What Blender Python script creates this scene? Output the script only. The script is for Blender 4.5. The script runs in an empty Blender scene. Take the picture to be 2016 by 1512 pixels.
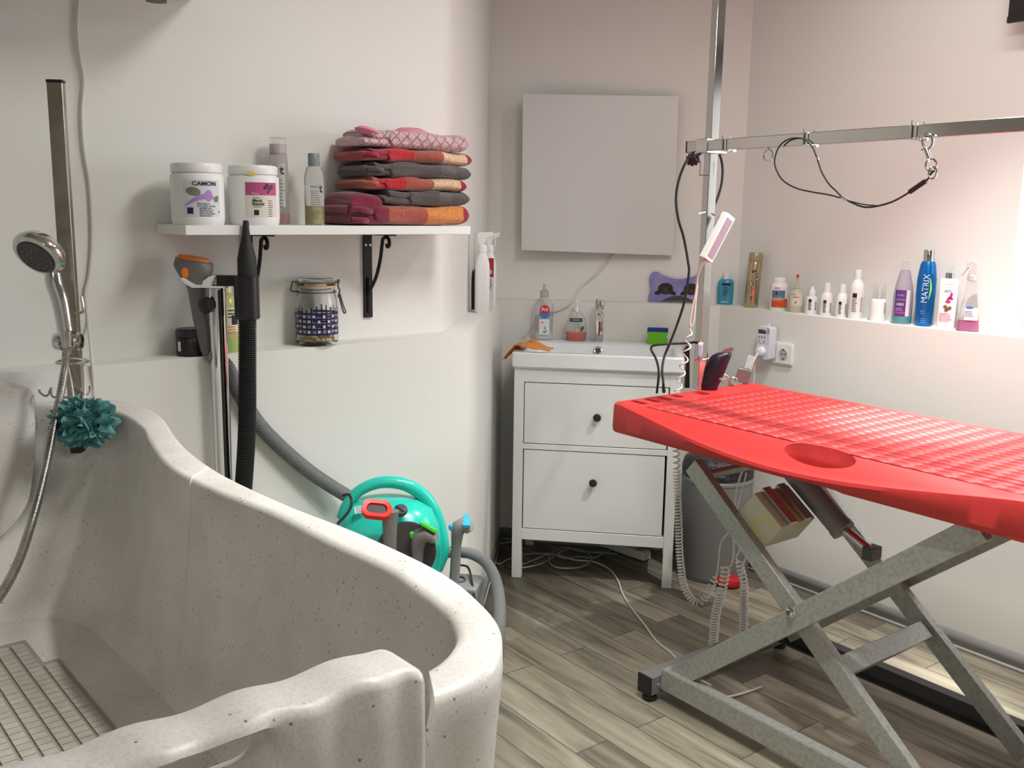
import bpy, bmesh, math, random
from mathutils import Vector, Matrix
random.seed(7)
V = Vector
C = bpy.context.scene.collection
PI = math.pi
# ------------------------------------------------------------------ camera
F_PX = 1900.0; PITCH = 0.1745; ROLL = 0.0143; CAM = V((0, 0, 1.3601))
cp, sp = math.cos(PITCH), math.sin(PITCH)
c_w = V((0, cp, -sp)); up0 = V((0, sp, cp)); rt0 = V((1, 0, 0))
c_r = rt0*math.cos(ROLL) + up0*math.sin(ROLL)
c_u = -rt0*math.sin(ROLL) + up0*math.cos(ROLL)
cam_d = bpy.data.cameras.new('camera'); cam = bpy.data.objects.new('camera', cam_d); C.objects.link(cam)
mw = Matrix.Identity(4)
for i in range(3):
    mw[i][0] = c_r[i]; mw[i][1] = c_u[i]; mw[i][2] = -c_w[i]; mw[i][3] = CAM[i]
cam.matrix_world = mw
cam_d.sensor_width = 36; cam_d.lens = F_PX/2016*36; cam_d.clip_start = .02
bpy.context.scene.camera = cam
vs = bpy.context.scene.view_settings
vs.view_transform = 'Standard'; vs.look = 'None'; vs.gamma = 1; vs.use_curve_mapping = False; vs.exposure = 0.2

def ray(px, py): return c_r*(px-1008) - c_u*(py-756) + c_w*F_PX
def PZ(px, py, z): d = ray(px, py); return CAM + d*((z-CAM.z)/d.z)
def PY(px, py, y): d = ray(px, py); return CAM + d*(y/d.y)
def PL(px, py, n, o): d = ray(px, py); return CAM + d*((o - n.dot(CAM))/n.dot(d))
def ZA(P, py):
    t = (756-py)/F_PX; d = V((P[0], P[1], 0)) - CAM
    return (t*d.dot(c_w) - d.dot(c_u))/(c_u.z - t*c_w.z)
def MPP(P): return (V(P)-CAM).dot(c_w)/F_PX
def face_rot(P): return math.atan2(-P[0], P[1])
# ------------------------------------------------------------------ light
W = bpy.data.worlds.new('world'); bpy.context.scene.world = W; W.use_nodes = True
W.node_tree.nodes['Background'].inputs[0].default_value = (.82, .9, 1, 1)
W.node_tree.nodes['Background'].inputs[1].default_value = 2.0
def area(name, loc, sx, sy, power, col, target=None, rotz=0):
    l = bpy.data.lights.new(name, 'AREA'); l.shape = 'RECTANGLE'; l.size = sx; l.size_y = sy; l.energy = power; l.color = col
    o = bpy.data.objects.new(name, l); C.objects.link(o); o.location = loc
    if target is None: o.rotation_euler = (0, 0, rotz)
    else: o.rotation_euler = (V(target)-V(loc)).to_track_quat('-Z', 'Y').to_euler()
    return o
tu = V((.603, -.798, 0)); tv = V((.798, .603, 0))          # long and short axis of the grooming table
rotu = math.atan2(tu.y, tu.x)
area('ceiling_tube_light', (1.12, 2.6, 2.46), 1.0, .07, 5, (1, .97, .93), rotz=rotu)
area('ceiling_panel_light', (.72, 1.6, 2.46), .9, .3, 24, (1, .985, .94), rotz=rotu).data.spread = math.radians(162)
area('rear_fill_light', (.3, -1.0, 2.46), .9, .3, 13, (1, .96, .92))  # added fill behind the camera to lift dim walls, no known fixture
def spot(name, loc, tgt, power, deg, blend, rad=.03, col=(1, .98, .95)):
    l = bpy.data.lights.new(name, 'SPOT'); l.energy = power; l.spot_size = math.radians(deg); l.spot_blend = blend; l.shadow_soft_size = rad; l.color = col
    o = bpy.data.objects.new(name, l); C.objects.link(o); o.location = loc; o.rotation_euler = (V(tgt)-V(loc)).to_track_quat('-Z', 'Y').to_euler()
spot('ceiling_downlight', (1.096, 2.53, 2.44), (1.02, 2.42, .83), 135, 88, .8, .02)
spot('ceiling_downlight', (.22, 1.62, 2.44), (.2, 1.55, 0), 75, 78, .7, .04)
spot('ceiling_spotlight', (1.11, 2.55, 2.44), (1.07, 2.5, .83), 800, 22, 1, .025)

# ------------------------------------------------------------------ materials
MATS = {}
def mat(name, col=(.8, .8, .8), rough=.5, metal=0, noise=None, bump=None, trans=0, ior=1.45, alpha=1, coat=0, emis=None, vor=None, sheen=0):
    """noise=(scale, colour2, lo, hi[, detail]) mixes a second colour; bump=(scale, strength[, dist])"""
    if name in MATS: return MATS[name]
    m = bpy.data.materials.new(name); m.use_nodes = True; nt = m.node_tree; b = nt.nodes['Principled BSDF']
    b.inputs['Base Color'].default_value = (*col, 1); b.inputs['Roughness'].default_value = rough; b.inputs['Metallic'].default_value = metal
    b.inputs['IOR'].default_value = ior; b.inputs['Transmission Weight'].default_value = trans; b.inputs['Alpha'].default_value = alpha
    b.inputs['Coat Weight'].default_value = coat; b.inputs['Sheen Weight'].default_value = sheen
    if emis: b.inputs['Emission Color'].default_value = (*emis[0], 1); b.inputs['Emission Strength'].default_value = emis[1]
    tc = nt.nodes.new('ShaderNodeTexCoord')
    if noise:
        n = nt.nodes.new('ShaderNodeTexNoise'); n.inputs['Scale'].default_value = noise[0]; n.inputs['Detail'].default_value = noise[4] if len(noise) > 4 else 4
        r = nt.nodes.new('ShaderNodeValToRGB'); r.color_ramp.elements[0].position = noise[2]; r.color_ramp.elements[1].position = noise[3]
        r.color_ramp.elements[0].color = (*col, 1); r.color_ramp.elements[1].color = (*noise[1], 1)
        nt.links.new(tc.outputs['Object'], n.inputs[0]); nt.links.new(n.outputs[0], r.inputs[0]); nt.links.new(r.outputs[0], b.inputs['Base Color'])
    if bump:
        n = nt.nodes.new('ShaderNodeTexNoise'); n.inputs['Scale'].default_value = bump[0]; n.inputs['Detail'].default_value = 6
        u = nt.nodes.new('ShaderNodeBump'); u.inputs['Strength'].default_value = bump[1]; u.inputs['Distance'].default_value = bump[2] if len(bump) > 2 else .002
        nt.links.new(tc.outputs['Object'], n.inputs[0]); nt.links.new(n.outputs[0], u.inputs['Height']); nt.links.new(u.outputs[0], b.inputs['Normal'])
    MATS[name] = m; return m

def stone(name='speckled_stone'):
    if name in MATS: return MATS[name]
    m = mat(name, (.62, .6, .56), .38)
    nt = m.node_tree; b = nt.nodes['Principled BSDF']; tc = nt.nodes.new('ShaderNodeTexCoord')
    def ramp(a, c1, p, c2):
        r = nt.nodes.new('ShaderNodeValToRGB'); r.color_ramp.elements[0].position = a; r.color_ramp.elements[1].position = p
        r.color_ramp.elements[0].color = (*c1, 1); r.color_ramp.elements[1].color = (*c2, 1); return r
    n1 = nt.nodes.new('ShaderNodeTexNoise'); n1.inputs['Scale'].default_value = 9; n1.inputs['Detail'].default_value = 5
    r1 = ramp(.35, (.74, .72, .68), .7, (.63, .61, .56))
    n2 = nt.nodes.new('ShaderNodeTexNoise'); n2.inputs['Scale'].default_value = 330; n2.inputs['Detail'].default_value = 2
    r2 = ramp(.36, (.86, .855, .85), .52, (1, 1, 1))
    v = nt.nodes.new('ShaderNodeTexVoronoi'); v.inputs['Scale'].default_value = 85
    r3 = ramp(.07, (.3, .28, .27), .16, (1, 1, 1))
    v4 = nt.nodes.new('ShaderNodeTexNoise'); v4.inputs['Scale'].default_value = 30; r4 = ramp(.44, (0, 0, 0), .5, (1, 1, 1))
    for x in (n1, n2, v, v4): nt.links.new(tc.outputs['Object'], x.inputs[0])
    nt.links.new(n1.outputs[0], r1.inputs[0]); nt.links.new(n2.outputs[0], r2.inputs[0]); nt.links.new(v.outputs[0], r3.inputs[0]); nt.links.new(v4.outputs[0], r4.inputs[0])
    def mix(t, fac, a, bb):
        x = nt.nodes.new('ShaderNodeMix'); x.data_type = 'RGBA'; x.blend_type = t
        if isinstance(fac, float): x.inputs[0].default_value = fac
        else: nt.links.new(fac, x.inputs[0])
        nt.links.new(a, x.inputs[6]); nt.links.new(bb, x.inputs[7]); return x.outputs[2]
    a = mix('MULTIPLY', .8, r1.outputs[0], r2.outputs[0]); c = mix('MULTIPLY', r4.outputs[0], a, r3.outputs[0])
    nt.links.new(c, b.inputs['Base Color']); return m

def wood_floor():
    m = mat('wood_floor', (.3, .26, .2), .42); nt = m.node_tree; b = nt.nodes['Principled BSDF']
    g = nt.nodes.new('ShaderNodeNewGeometry'); mp = nt.nodes.new('ShaderNodeMapping'); mp.inputs['Rotation'].default_value = (0, 0, -rotu)
    nt.links.new(g.outputs['Position'], mp.inputs[0])
    br = nt.nodes.new('ShaderNodeTexBrick'); br.offset = .37; br.squash = 1
    br.inputs['Color1'].default_value = (0, 0, 0, 1); br.inputs['Color2'].default_value = (1, 1, 1, 1); br.inputs['Mortar'].default_value = (.3, .3, .3, 1)
    br.inputs['Scale'].default_value = 1; br.inputs['Mortar Size'].default_value = .0012; br.inputs['Brick Width'].default_value = .72; br.inputs['Row Height'].default_value = .108
    nt.links.new(mp.outputs[0], br.inputs[0])
    # grain stretched along the planks and shifted per plank
    sc = nt.nodes.new('ShaderNodeMapping'); sc.inputs['Scale'].default_value = (1.5, 15, 1)
    ad = nt.nodes.new('ShaderNodeVectorMath'); ad.operation = 'ADD'
    nt.links.new(mp.outputs[0], sc.inputs[0]); nt.links.new(sc.outputs[0], ad.inputs[0])
    ml = nt.nodes.new('ShaderNodeVectorMath'); ml.operation = 'SCALE'; ml.inputs['Scale'].default_value = 9
    nt.links.new(br.outputs['Color'], ml.inputs[0]); nt.links.new(ml.outputs[0], ad.inputs[1])
    n = nt.nodes.new('ShaderNodeTexNoise'); n.inputs['Scale'].default_value = 1.4; n.inputs['Detail'].default_value = 9; n.inputs['Roughness'].default_value = .62; n.inputs['Distortion'].default_value = .5
    nt.links.new(ad.outputs[0], n.inputs[0])
    r = nt.nodes.new('ShaderNodeValToRGB'); cr = r.color_ramp
    cr.elements[0].position = .3; cr.elements[0].color = (.2, .18, .14, 1); cr.elements[1].position = .72; cr.elements[1].color = (.7, .65, .53, 1)
    e = cr.elements.new(.48); e.color = (.42, .385, .31, 1)
    nt.links.new(n.outputs[0], r.inputs[0])
    r2 = nt.nodes.new('ShaderNodeValToRGB'); r2.color_ramp.elements[0].color = (.55, .53, .5, 1); r2.color_ramp.elements[1].color = (1.25, 1.22, 1.15, 1)
    nt.links.new(br.outputs['Color'], r2.inputs[0])
    x = nt.nodes.new('ShaderNodeMix'); x.data_type = 'RGBA'; x.blend_type = 'MULTIPLY'; x.inputs[0].default_value = 1
    nt.links.new(r.outputs[0], x.inputs[6]); nt.links.new(r2.outputs[0], x.inputs[7])
    y = nt.nodes.new('ShaderNodeMix'); y.data_type = 'RGBA'; y.blend_type = 'MIX'
    nt.links.new(br.outputs['Fac'], y.inputs[0]); nt.links.new(x.outputs[2], y.inputs[6]); y.inputs[7].default_value = (.06, .05, .045, 1)
    nt.links.new(y.outputs[2], b.inputs['Base Color'])
    return m

def stripes(name, stops, axis='X', fuzz=None, scale=1.0):
    """bands of colour along an object axis: stops = [(pos, colour), ...] in metres from the object's origin"""
    m = mat(name, stops[0][1], .95, bump=(420, .6, .004), sheen=.4); nt = m.node_tree; b = nt.nodes['Principled BSDF']
    tc = nt.nodes.new('ShaderNodeTexCoord'); s = nt.nodes.new('ShaderNodeSeparateXYZ'); nt.links.new(tc.outputs['Object'], s.inputs[0])
    lo, hi = stops[0][0], stops[-1][0]+.2
    mr = nt.nodes.new('ShaderNodeMapRange'); mr.inputs[1].default_value = lo; mr.inputs[2].default_value = hi; nt.links.new(s.outputs[axis], mr.inputs[0])
    r = nt.nodes.new('ShaderNodeValToRGB'); r.color_ramp.interpolation = 'CONSTANT'
    for k, (p, c) in enumerate(stops):
        e = r.color_ramp.elements[0] if k == 0 else (r.color_ramp.elements[1] if k == 1 else r.color_ramp.elements.new((p-lo)/(hi-lo)))
        e.position = (p-lo)/(hi-lo); e.color = (*c, 1)
    nt.links.new(mr.outputs[0], r.inputs[0])
    n = nt.nodes.new('ShaderNodeTexNoise'); n.inputs['Scale'].default_value = 260; nt.links.new(tc.outputs['Object'], n.inputs[0])
    r2 = nt.nodes.new('ShaderNodeValToRGB'); r2.color_ramp.elements[0].position = .35; r2.color_ramp.elements[0].color = (.55, .5, .5, 1); r2.color_ramp.elements[1].position = .65; r2.color_ramp.elements[1].color = (1.15, 1.15, 1.15, 1)
    nt.links.new(n.outputs[0], r2.inputs[0])
    x = nt.nodes.new('ShaderNodeMix'); x.data_type = 'RGBA'; x.blend_type = 'MULTIPLY'; x.inputs[0].default_value = .8
    nt.links.new(r.outputs[0], x.inputs[6]); nt.links.new(r2.outputs[0], x.inputs[7]); nt.links.new(x.outputs[2], b.inputs['Base Color'])
    return m

WALL = mat('wall_paint', (.745, .74, .7), .9, bump=(160, .12, .002))
CEIL = mat('ceiling_paint', (.8, .79, .77), .9)
WHITE = mat('white_lacquer', (.74, .75, .73), .35)
WPLAS = mat('white_plastic', (.78, .78, .77), .35)
CERAM = mat('ceramic', (.76, .78, .79), .08, coat=.3)
CHROME = mat('chrome', (.66, .66, .65), .1, 1)
STEEL = mat('brushed_steel', (.62, .61, .58), .28, 1, noise=(20, (.45, .44, .41), .4, .7))
RAILM = mat('dull_steel', (.42, .39, .32), .3, .9, noise=(12, (.3, .28, .23), .4, .65))
GALV = mat('galvanised_steel', (.4, .41, .38), .45, .45, noise=(90, (.3, .31, .28), .42, .7, 8), bump=(200, .12))
DKGALV = mat('dark_steel', (.1, .1, .105), .5, .5)
BLACK = mat('black_plastic', (.012, .012, .014), .35)
RUBBER = mat('black_rubber', (.015, .015, .015), .6)
IRON = mat('black_iron', (.012, .012, .013), .55, .3)
GREYP = mat('grey_plastic', (.16, .155, .15), .42)
LGREY = mat('light_grey_plastic', (.2, .21, .21), .4)
DGREY = mat('dark_grey_plastic', (.06, .06, .06), .45)
BASEB = mat('baseboard_grey', (.27, .27, .265), .5)
BEAD = mat('sealant_white', (.5, .5, .49), .5)
RED = mat('red_table_plastic', (.52, .03, .028), .48, noise=(60, (.48, .026, .025), .4, .7), bump=(300, .1))
REDP = mat('red_plastic', (.75, .03, .02), .35)
TEAL = mat('teal_plastic', (.02, .5, .4), .22)
ORANGE = mat('orange_plastic', (.85, .2, .02), .4)
GREEN = mat('green_plastic', (.05, .5, .04), .35)
BLUE = mat('blue_plastic', (.04, .38, .75), .35)
CABLEW = mat('white_cable', (.66, .64, .6), .5)
CABLED = mat('grey_cable', (.4, .38, .34), .5)
GLASS = mat('clear_glass', (.97, .98, .97), .02, trans=1, ior=1.3)
CLEARP = mat('clear_plastic', (.9, .91, .9), .12, trans=.9, ior=1.12)
NAVY = mat('navy_print', (.01, .01, .045), .5)
INK = mat('dark_ink', (.03, .03, .035), .6)
GINK = mat('grey_ink', (.22, .2, .2), .6)
LWHITE = mat('label_white', (.72, .71, .7), .5)
STONE = stone()

# ------------------------------------------------------------------ mesh helpers
class MB:
    def __init__(s): s.v = []; s.f = []; s.m = []
    def add(s, vs_, fs_, M=None, mi=0):
        k = len(s.v); s.v += [(M @ V(p)) if M else V(p) for p in vs_]; s.f += [tuple(i+k for i in f) for f in fs_]; s.m += [mi]*len(fs_); return s
    def box(s, c, d, M=None, mi=0):
        x, y, z = [t/2 for t in d]; vs_ = [V(c)+V((i*x, j*y, k*z)) for i in (-1, 1) for j in (-1, 1) for k in (-1, 1)]
        return s.add(vs_, [(0, 1, 3, 2), (4, 6, 7, 5), (0, 4, 5, 1), (2, 3, 7, 6), (0, 2, 6, 4), (1, 5, 7, 3)], M, mi)
    def lathe(s, prof, seg=32, M=None, mi=0, sx=1, sy=1, cap=True):
        vs_ = []; fs_ = []
        for r, z in prof:
            for k in range(seg): a = 2*PI*k/seg; vs_.append((r*sx*math.cos(a), r*sy*math.sin(a), z))
        n = len(prof)
        for i in range(n-1):
            for k in range(seg): k2 = (k+1) % seg; fs_.append((i*seg+k, i*seg+k2, (i+1)*seg+k2, (i+1)*seg+k))
        if cap and prof[0][0] > 1e-6: fs_.append(tuple(range(seg))[::-1])
        if cap and prof[-1][0] > 1e-6: fs_.append(tuple((n-1)*seg+k for k in range(seg)))
        return s.add(vs_, fs_, M, mi)
    def tube(s, pts, r, seg=10, closed=False, mi=0, cap=True, M=None):
        pts = [V(p) for p in pts]; n = len(pts); rr = r if callable(r) else (lambda i: r)
        T = []
        for i in range(n):
            a = pts[(i-1) % n] if (i > 0 or closed) else pts[i]; b = pts[(i+1) % n] if (i < n-1 or closed) else pts[i]
            T.append((b-a).normalized() if (b-a).length > 1e-9 else V((0, 0, 1)))
        u = T[0].orthogonal().normalized(); vs_ = []
        for i in range(n):
            u = (u - T[i]*u.dot(T[i])); u = u.normalized() if u.length > 1e-6 else T[i].orthogonal().normalized()
            w = T[i].cross(u)
            for k in range(seg): a = 2*PI*k/seg; vs_.append(pts[i] + (u*math.cos(a)+w*math.sin(a))*rr(i))
        fs_ = []
        for i in range(n if closed else n-1):
            j = (i+1) % n
            for k in range(seg): k2 = (k+1) % seg; fs_.append((i*seg+k, i*seg+k2, j*seg+k2, j*seg+k))
        if cap and not closed: fs_ += [tuple(range(seg))[::-1], tuple((n-1)*seg+k for k in range(seg))]
        return s.add(vs_, fs_, M, mi)
    def prism(s, poly, a, b, M=None, mi=0):
        """polygon in XY extruded from z=a to z=b"""
        n = len(poly); vs_ = [(x, y, a) for x, y in poly]+[(x, y, b) for x, y in poly]
        fs_ = [tuple(range(n))[::-1], tuple(range(n, 2*n))]+[(i, (i+1) % n, n+(i+1) % n, n+i) for i in range(n)]
        return s.add(vs_, fs_, M, mi)
    def loft(s, rings, closed_ring=True, closed_loft=False, mi=0, cap=False, M=None):
        n = len(rings[0]); m = len(rings); vs_ = [p for r in rings for p in r]; fs_ = []
        for i in range(m if closed_loft else m-1):
            j = (i+1) % m
            for k in range(n if closed_ring else n-1): k2 = (k+1) % n; fs_.append((i*n+k, i*n+k2, j*n+k2, j*n+k))
        if cap: fs_ += [tuple(range(n))[::-1], tuple((m-1)*n+k for k in range(n))]
        return s.add(vs_, fs_, M, mi)
    def build(s, name, mats, parent=None, world=False, bev=0, smooth=35, segs=2, sub=0):
        if world and parent is not None:
            Mi = parent['_M']; Mi = Matrix([Mi[i*4:i*4+4] for i in range(4)]).inverted(); vv = [Mi @ p for p in s.v]
        else: vv = s.v
        me = bpy.data.meshes.new(name); me.from_pydata([tuple(p) for p in vv], [], s.f)
        bm = bmesh.new(); bm.from_mesh(me); bmesh.ops.recalc_face_normals(bm, faces=bm.faces); bm.to_mesh(me); bm.free()
        mats = mats if isinstance(mats, (list, tuple)) else [mats]
        for m in mats: me.materials.append(m)
        if len(mats) > 1: me.polygons.foreach_set('material_index', s.m)
        me.polygons.foreach_set('use_smooth', [True]*len(me.polygons))
        if smooth: me.set_sharp_from_angle(angle=math.radians(smooth))
        o = bpy.data.objects.new(name, me); C.objects.link(o)
        if parent is not None: o.parent = parent
        if bev:
            b = o.modifiers.new('bevel', 'BEVEL'); b.width = bev; b.segments = segs; b.limit_method = 'ANGLE'; b.angle_limit = math.radians(35)
        if sub:
            b = o.modifiers.new('subsurf', 'SUBSURF'); b.levels = sub; b.render_levels = sub
        return o
def tag(o, label, cat, group=None, kind=None):
    o['label'] = label; o['category'] = cat
    if group: o['group'] = group
    if kind: o['kind'] = kind
    return o
def thing(name, label, cat, loc, rotz=0, group=None, M=None):
    o = bpy.data.objects.new(name, None); C.objects.link(o); o.empty_display_size = .05
    if M is None: M = Matrix.Translation(V(loc)) @ Matrix.Rotation(rotz, 4, 'Z')
    o.matrix_world = M; o['_M'] = [M[i][j] for i in range(4) for j in range(4)]
    return tag(o, label, cat, group)
def struct(o): o['kind'] = 'structure'; return o
def frameM(loc, x, y=None, z=None):
    """matrix with given x axis and z (or y) axis"""
    x = V(x).normalized()
    if z is not None: z = V(z).normalized(); y = z.cross(x).normalized(); z = x.cross(y)
    else: y = V(y).normalized(); z = x.cross(y).normalized(); y = z.cross(x)
    M = Matrix.Identity(4)
    for i in range(3): M[i][0] = x[i]; M[i][1] = y[i]; M[i][2] = z[i]; M[i][3] = loc[i]
    return M
def axisM(a, b):
    """local +Z from a to b"""
    a, b = V(a), V(b); z = (b-a).normalized(); x = z.orthogonal().normalized(); return frameM(a, x, z=z)
def sm(pts, n=8, closed=False):
    """Catmull-Rom through points"""
    pts = [V(p) for p in pts]; out = []; N = len(pts)
    for i in range(N if closed else N-1):
        p0 = pts[(i-1) % N] if (closed or i > 0) else pts[0]*2-pts[1]; p1 = pts[i]; p2 = pts[(i+1) % N]; p3 = pts[(i+2) % N] if (closed or i < N-2) else p2*2-p1
        for k in range(n):
            t = k/n; out.append(.5*((2*p1)+(p2-p0)*t+(2*p0-5*p1+4*p2-p3)*t*t+(-p0+3*p1-3*p2+p3)*t**3))
    if not closed: out.append(pts[-1])
    return out
def resample(pts, n):
    L = [0]
    for a, b in zip(pts, pts[1:]): L.append(L[-1]+(b-a).length)
    out = []; j = 0
    for k in range(n):
        t = L[-1]*k/(n-1)
        while j < len(L)-2 and L[j+1] < t: j += 1
        f = (t-L[j])/max(L[j+1]-L[j], 1e-9); out.append(pts[j].lerp(pts[j+1], min(f, 1)))
    return out
def coil(mb, path, R, r, pitch, seg=6, per=10, mi=0):
    P = sm(path, 10); L = sum((b-a).length for a, b in zip(P, P[1:]))
    turns = L/pitch; N = int(turns*per); Q = resample(P, N+1); pts = []
    u = (Q[1]-Q[0]).orthogonal().normalized()
    for i, p in enumerate(Q):
        t = (Q[min(i+1, N)]-Q[max(i-1, 0)]).normalized(); u = (u-t*u.dot(t)).normalized(); w = t.cross(u); a = 2*PI*i/per
        rr = R(i/N) if callable(R) else R
        pts.append(p+(u*math.cos(a)+w*math.sin(a))*rr)
    mb.tube(pts, r, seg, mi=mi); return mb
def corrug(mb, path, R, amp, pitch, seg=18, mi=0):
    P = sm(path, 12); L = sum((b-a).length for a, b in zip(P, P[1:])); N = int(L/pitch)*4; Q = resample(P, N+1)
    mb.tube(Q, lambda i: R+amp*(1 if i % 4 in (0, 1) else -1), seg, mi=mi); return mb
def rrect(w, h, r, n=5):
    out = []
    for cx, cy, a0 in ((w/2-r, h/2-r, 0), (-w/2+r, h/2-r, PI/2), (-w/2+r, -h/2+r, PI), (w/2-r, -h/2+r, 3*PI/2)):
        for k in range(n+1): a = a0+PI/2*k/n; out.append((cx+r*math.cos(a), cy+r*math.sin(a)))
    return out
def ring(r, seg=32, rx=1, ry=1): return [(r*rx*math.cos(2*PI*k/seg), r*ry*math.sin(2*PI*k/seg)) for k in range(seg)]
FONT_CACHE = {}
def text_verts(s, size, bold=False):
    cu = bpy.data.curves.new('t', 'FONT'); cu.body = s; cu.size = size; cu.align_x = 'CENTER'; cu.align_y = 'CENTER'; cu.resolution_u = 3
    if bold: cu.offset = size*.025
    o = bpy.data.objects.new('t', cu); C.objects.link(o); bpy.context.view_layer.update()
    me = bpy.data.meshes.new_from_object(o.evaluated_get(bpy.context.evaluated_depsgraph_get()))
    v = [tuple(p.co) for p in me.vertices]; f = [tuple(p.vertices) for p in me.polygons]
    bpy.data.objects.remove(o); bpy.data.curves.remove(cu); bpy.data.meshes.remove(me); return v, f
def wrap_pt(x, z, r, off): a = x/r; return V(((r+off)*math.sin(a), -(r+off)*math.cos(a), z))
def text_on(mb, s, size, x, z, r=None, off=.0009, mi=0, bold=False, rot=0, y=0, sx=1):
    """lettering that faces local -Y, wrapped on radius r about local Z (or flat at local y)"""
    v, f = text_verts(s, size, bold); ca, sa = math.cos(rot), math.sin(rot); out = []
    for a, b, _ in v:
        a *= sx; X, Z = x+a*ca-b*sa, z+a*sa+b*ca
        out.append(wrap_pt(X, Z, r, off) if r else V((X, y-off, Z)))
    mb.add(out, f, mi=mi); return mb
def patch(mb, x0, x1, z0, z1, r=None, off=.0005, mi=0, n=12, y=0):
    """thin label patch, wrapped like text_on"""
    vs_ = []; 
    for j in (0, 1):
        for k in range(n+1):
            x = x0+(x1-x0)*k/n; z = z0 if j == 0 else z1
            vs_.append(wrap_pt(x, z, r, off) if r else V((x, y-off, z)))
    mb.add(vs_, [(k, k+1, n+2+k, n+1+k) for k in range(n)], mi=mi); return mb
def blob(mb, poly, r=None, off=.0006, mi=0, y=0):
    if not r: mb.add([V((x, y-off, z)) for x, z in poly], [tuple(range(len(poly)))], mi=mi); return mb
    n = len(poly); cx = sum(p[0] for p in poly)/n; cz = sum(p[1] for p in poly)/n       # rings, so the patch follows the curve
    vs_ = [wrap_pt(cx, cz, r, off)]+[wrap_pt(cx+(x-cx)*k/4, cz+(z-cz)*k/4, r, off) for k in (1, 2, 3, 4) for x, z in poly]
    fs_ = [(0, 1+i, 1+(i+1) % n) for i in range(n)]+[(1+a*n+i, 1+a*n+(i+1) % n, 1+(a+1)*n+(i+1) % n, 1+(a+1)*n+i) for a in range(3) for i in range(n)]
    mb.add(vs_, fs_, mi=mi); return mb
def lines(mb, x, z, w, h, n, r=None, off=.0009, mi=0, y=0, seed=1):
    """rows of print too small to read"""
    rn = random.Random(seed)
    for k in range(n):
        ww = w*rn.uniform(.7, 1); zz = z-k*h; a = x
        while a < x+ww:
            b = min(a+rn.uniform(.08, .25)*w, x+ww); patch(mb, a, b, zz, zz+h*.42, r, off, mi, 2, y); a = b+w*.03
    return mb
def ell(cx, cz, rx, rz, n=20, rot=0): return [(cx+rx*math.cos(2*PI*k/n)*math.cos(rot)-rz*math.sin(2*PI*k/n)*math.sin(rot), cz+rx*math.cos(2*PI*k/n)*math.sin(rot)+rz*math.sin(2*PI*k/n)*math.cos(rot)) for k in range(n)]

# ================================================================== THE ROOM
ZL = 1.0172; ZC = 2.5
nL = V((-.6473, .7622, 0)); eL = V((.7622, .6473, 0)); OL = 2.2019
nR = V((.8012, .5984, 0)); OR = 2.9124; eR = V((.5984, -.8012, 0))
def line_x(p, d, n, o): return p + d*((o-n.dot(p))/n.dot(d))
C1 = V((-.1283, 2.7705, 0)); C3 = V((-.043, 3.917, 0)); eB = V((.5585, -.089, 0)).normalized(); nB = V((-eB.y, eB.x, 0)); OB = nB.dot(C3)
C4 = line_x(C3, eB, nR, OR)
L0 = C1 - eL*2.7; L5 = C4 + eR*3.7
U1 = V((-.2054, 2.8226, 0)); eF = (C3-C1).normalized(); nF = V((-eF.y, eF.x, 0))   # facet, outward to the left
OUB = OB+.085; OUR = OR+.11; OUL = nL.dot(U1)
U3 = line_x(U1, (V((-.1614, 3.3611, 0))-U1), nB, OUB); U4 = line_x(U3, eB, nR, OUR); U0 = line_x(L0, nL, nL, OUL); U5 = line_x(L5, nR, nR, OUR)
def wall(name, a, b, ua, ub, hole=None, n=None):
    mb = MB(); Z = lambda p, z: V((p.x, p.y, z))
    mb.add([Z(a, 0), Z(b, 0), Z(b, ZL), Z(a, ZL)], [(0, 1, 2, 3)]); mb.add([Z(a, ZL), Z(b, ZL), Z(ub, ZL), Z(ua, ZL)], [(0, 1, 2, 3)])
    if not hole: mb.add([Z(ua, ZL), Z(ub, ZL), Z(ub, ZC), Z(ua, ZC)], [(0, 1, 2, 3)])
    else:
        h0, h1, z0, z1, dep = hole; d = (ub-ua).normalized(); P = ua+d*h0; Q = ua+d*h1
        for p, q_, za, zb in ((ua, P, ZL, ZC), (Q, ub, ZL, ZC), (P, Q, ZL, z0), (P, Q, z1, ZC)):
            mb.add([Z(p, za), Z(q_, za), Z(q_, zb), Z(p, zb)], [(0, 1, 2, 3)])
        P2, Q2 = P+n*dep, Q+n*dep
        for p, q_, za, zb in ((P, P2, z0, z1), (Q, Q2, z0, z1)): mb.add([Z(p, za), Z(q_, za), Z(q_, zb), Z(p, zb)], [(0, 1, 2, 3)])
        for z in (z0, z1): mb.add([Z(P, z), Z(Q, z), Z(Q2, z), Z(P2, z)], [(0, 1, 2, 3)])
    o = mb.build(name, WALL, smooth=0)
    for p in o.data.polygons: p.use_smooth = False
    return struct(o)
wall('wall_left', L0, C1, U0, U1); wall('wall_corner', C1, C3, U1, U3); wall('wall_back', C3, C4, U3, U4)
wc = PZ(1944, 652, ZL+.012); s0 = (wc-U4).dot(eR); s1 = s0+1.25; WZ0, WZ1, WD = ZL+.012, 2.12, .2
wall('wall_right', C4, L5, U4, U5, (s0, s1, WZ0, WZ1, WD), nR)
R1 = V((U5.x, -2.3, 0)); R0 = V((U0.x, -2.3, 0))
for nm, a, b in (('wall_far_right', U5, R1), ('wall_front', R1, R0), ('wall_far_left', R0, U0)):
    m = MB(); m.add([V((a.x, a.y, 0)), V((b.x, b.y, 0)), V((b.x, b.y, ZC)), V((a.x, a.y, ZC))], [(0, 1, 2, 3)]); struct(m.build(nm, WALL, smooth=0))
poly = [(p.x, p.y) for p in (U0, U1, U3, U4, U5, R1, R0)]
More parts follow.
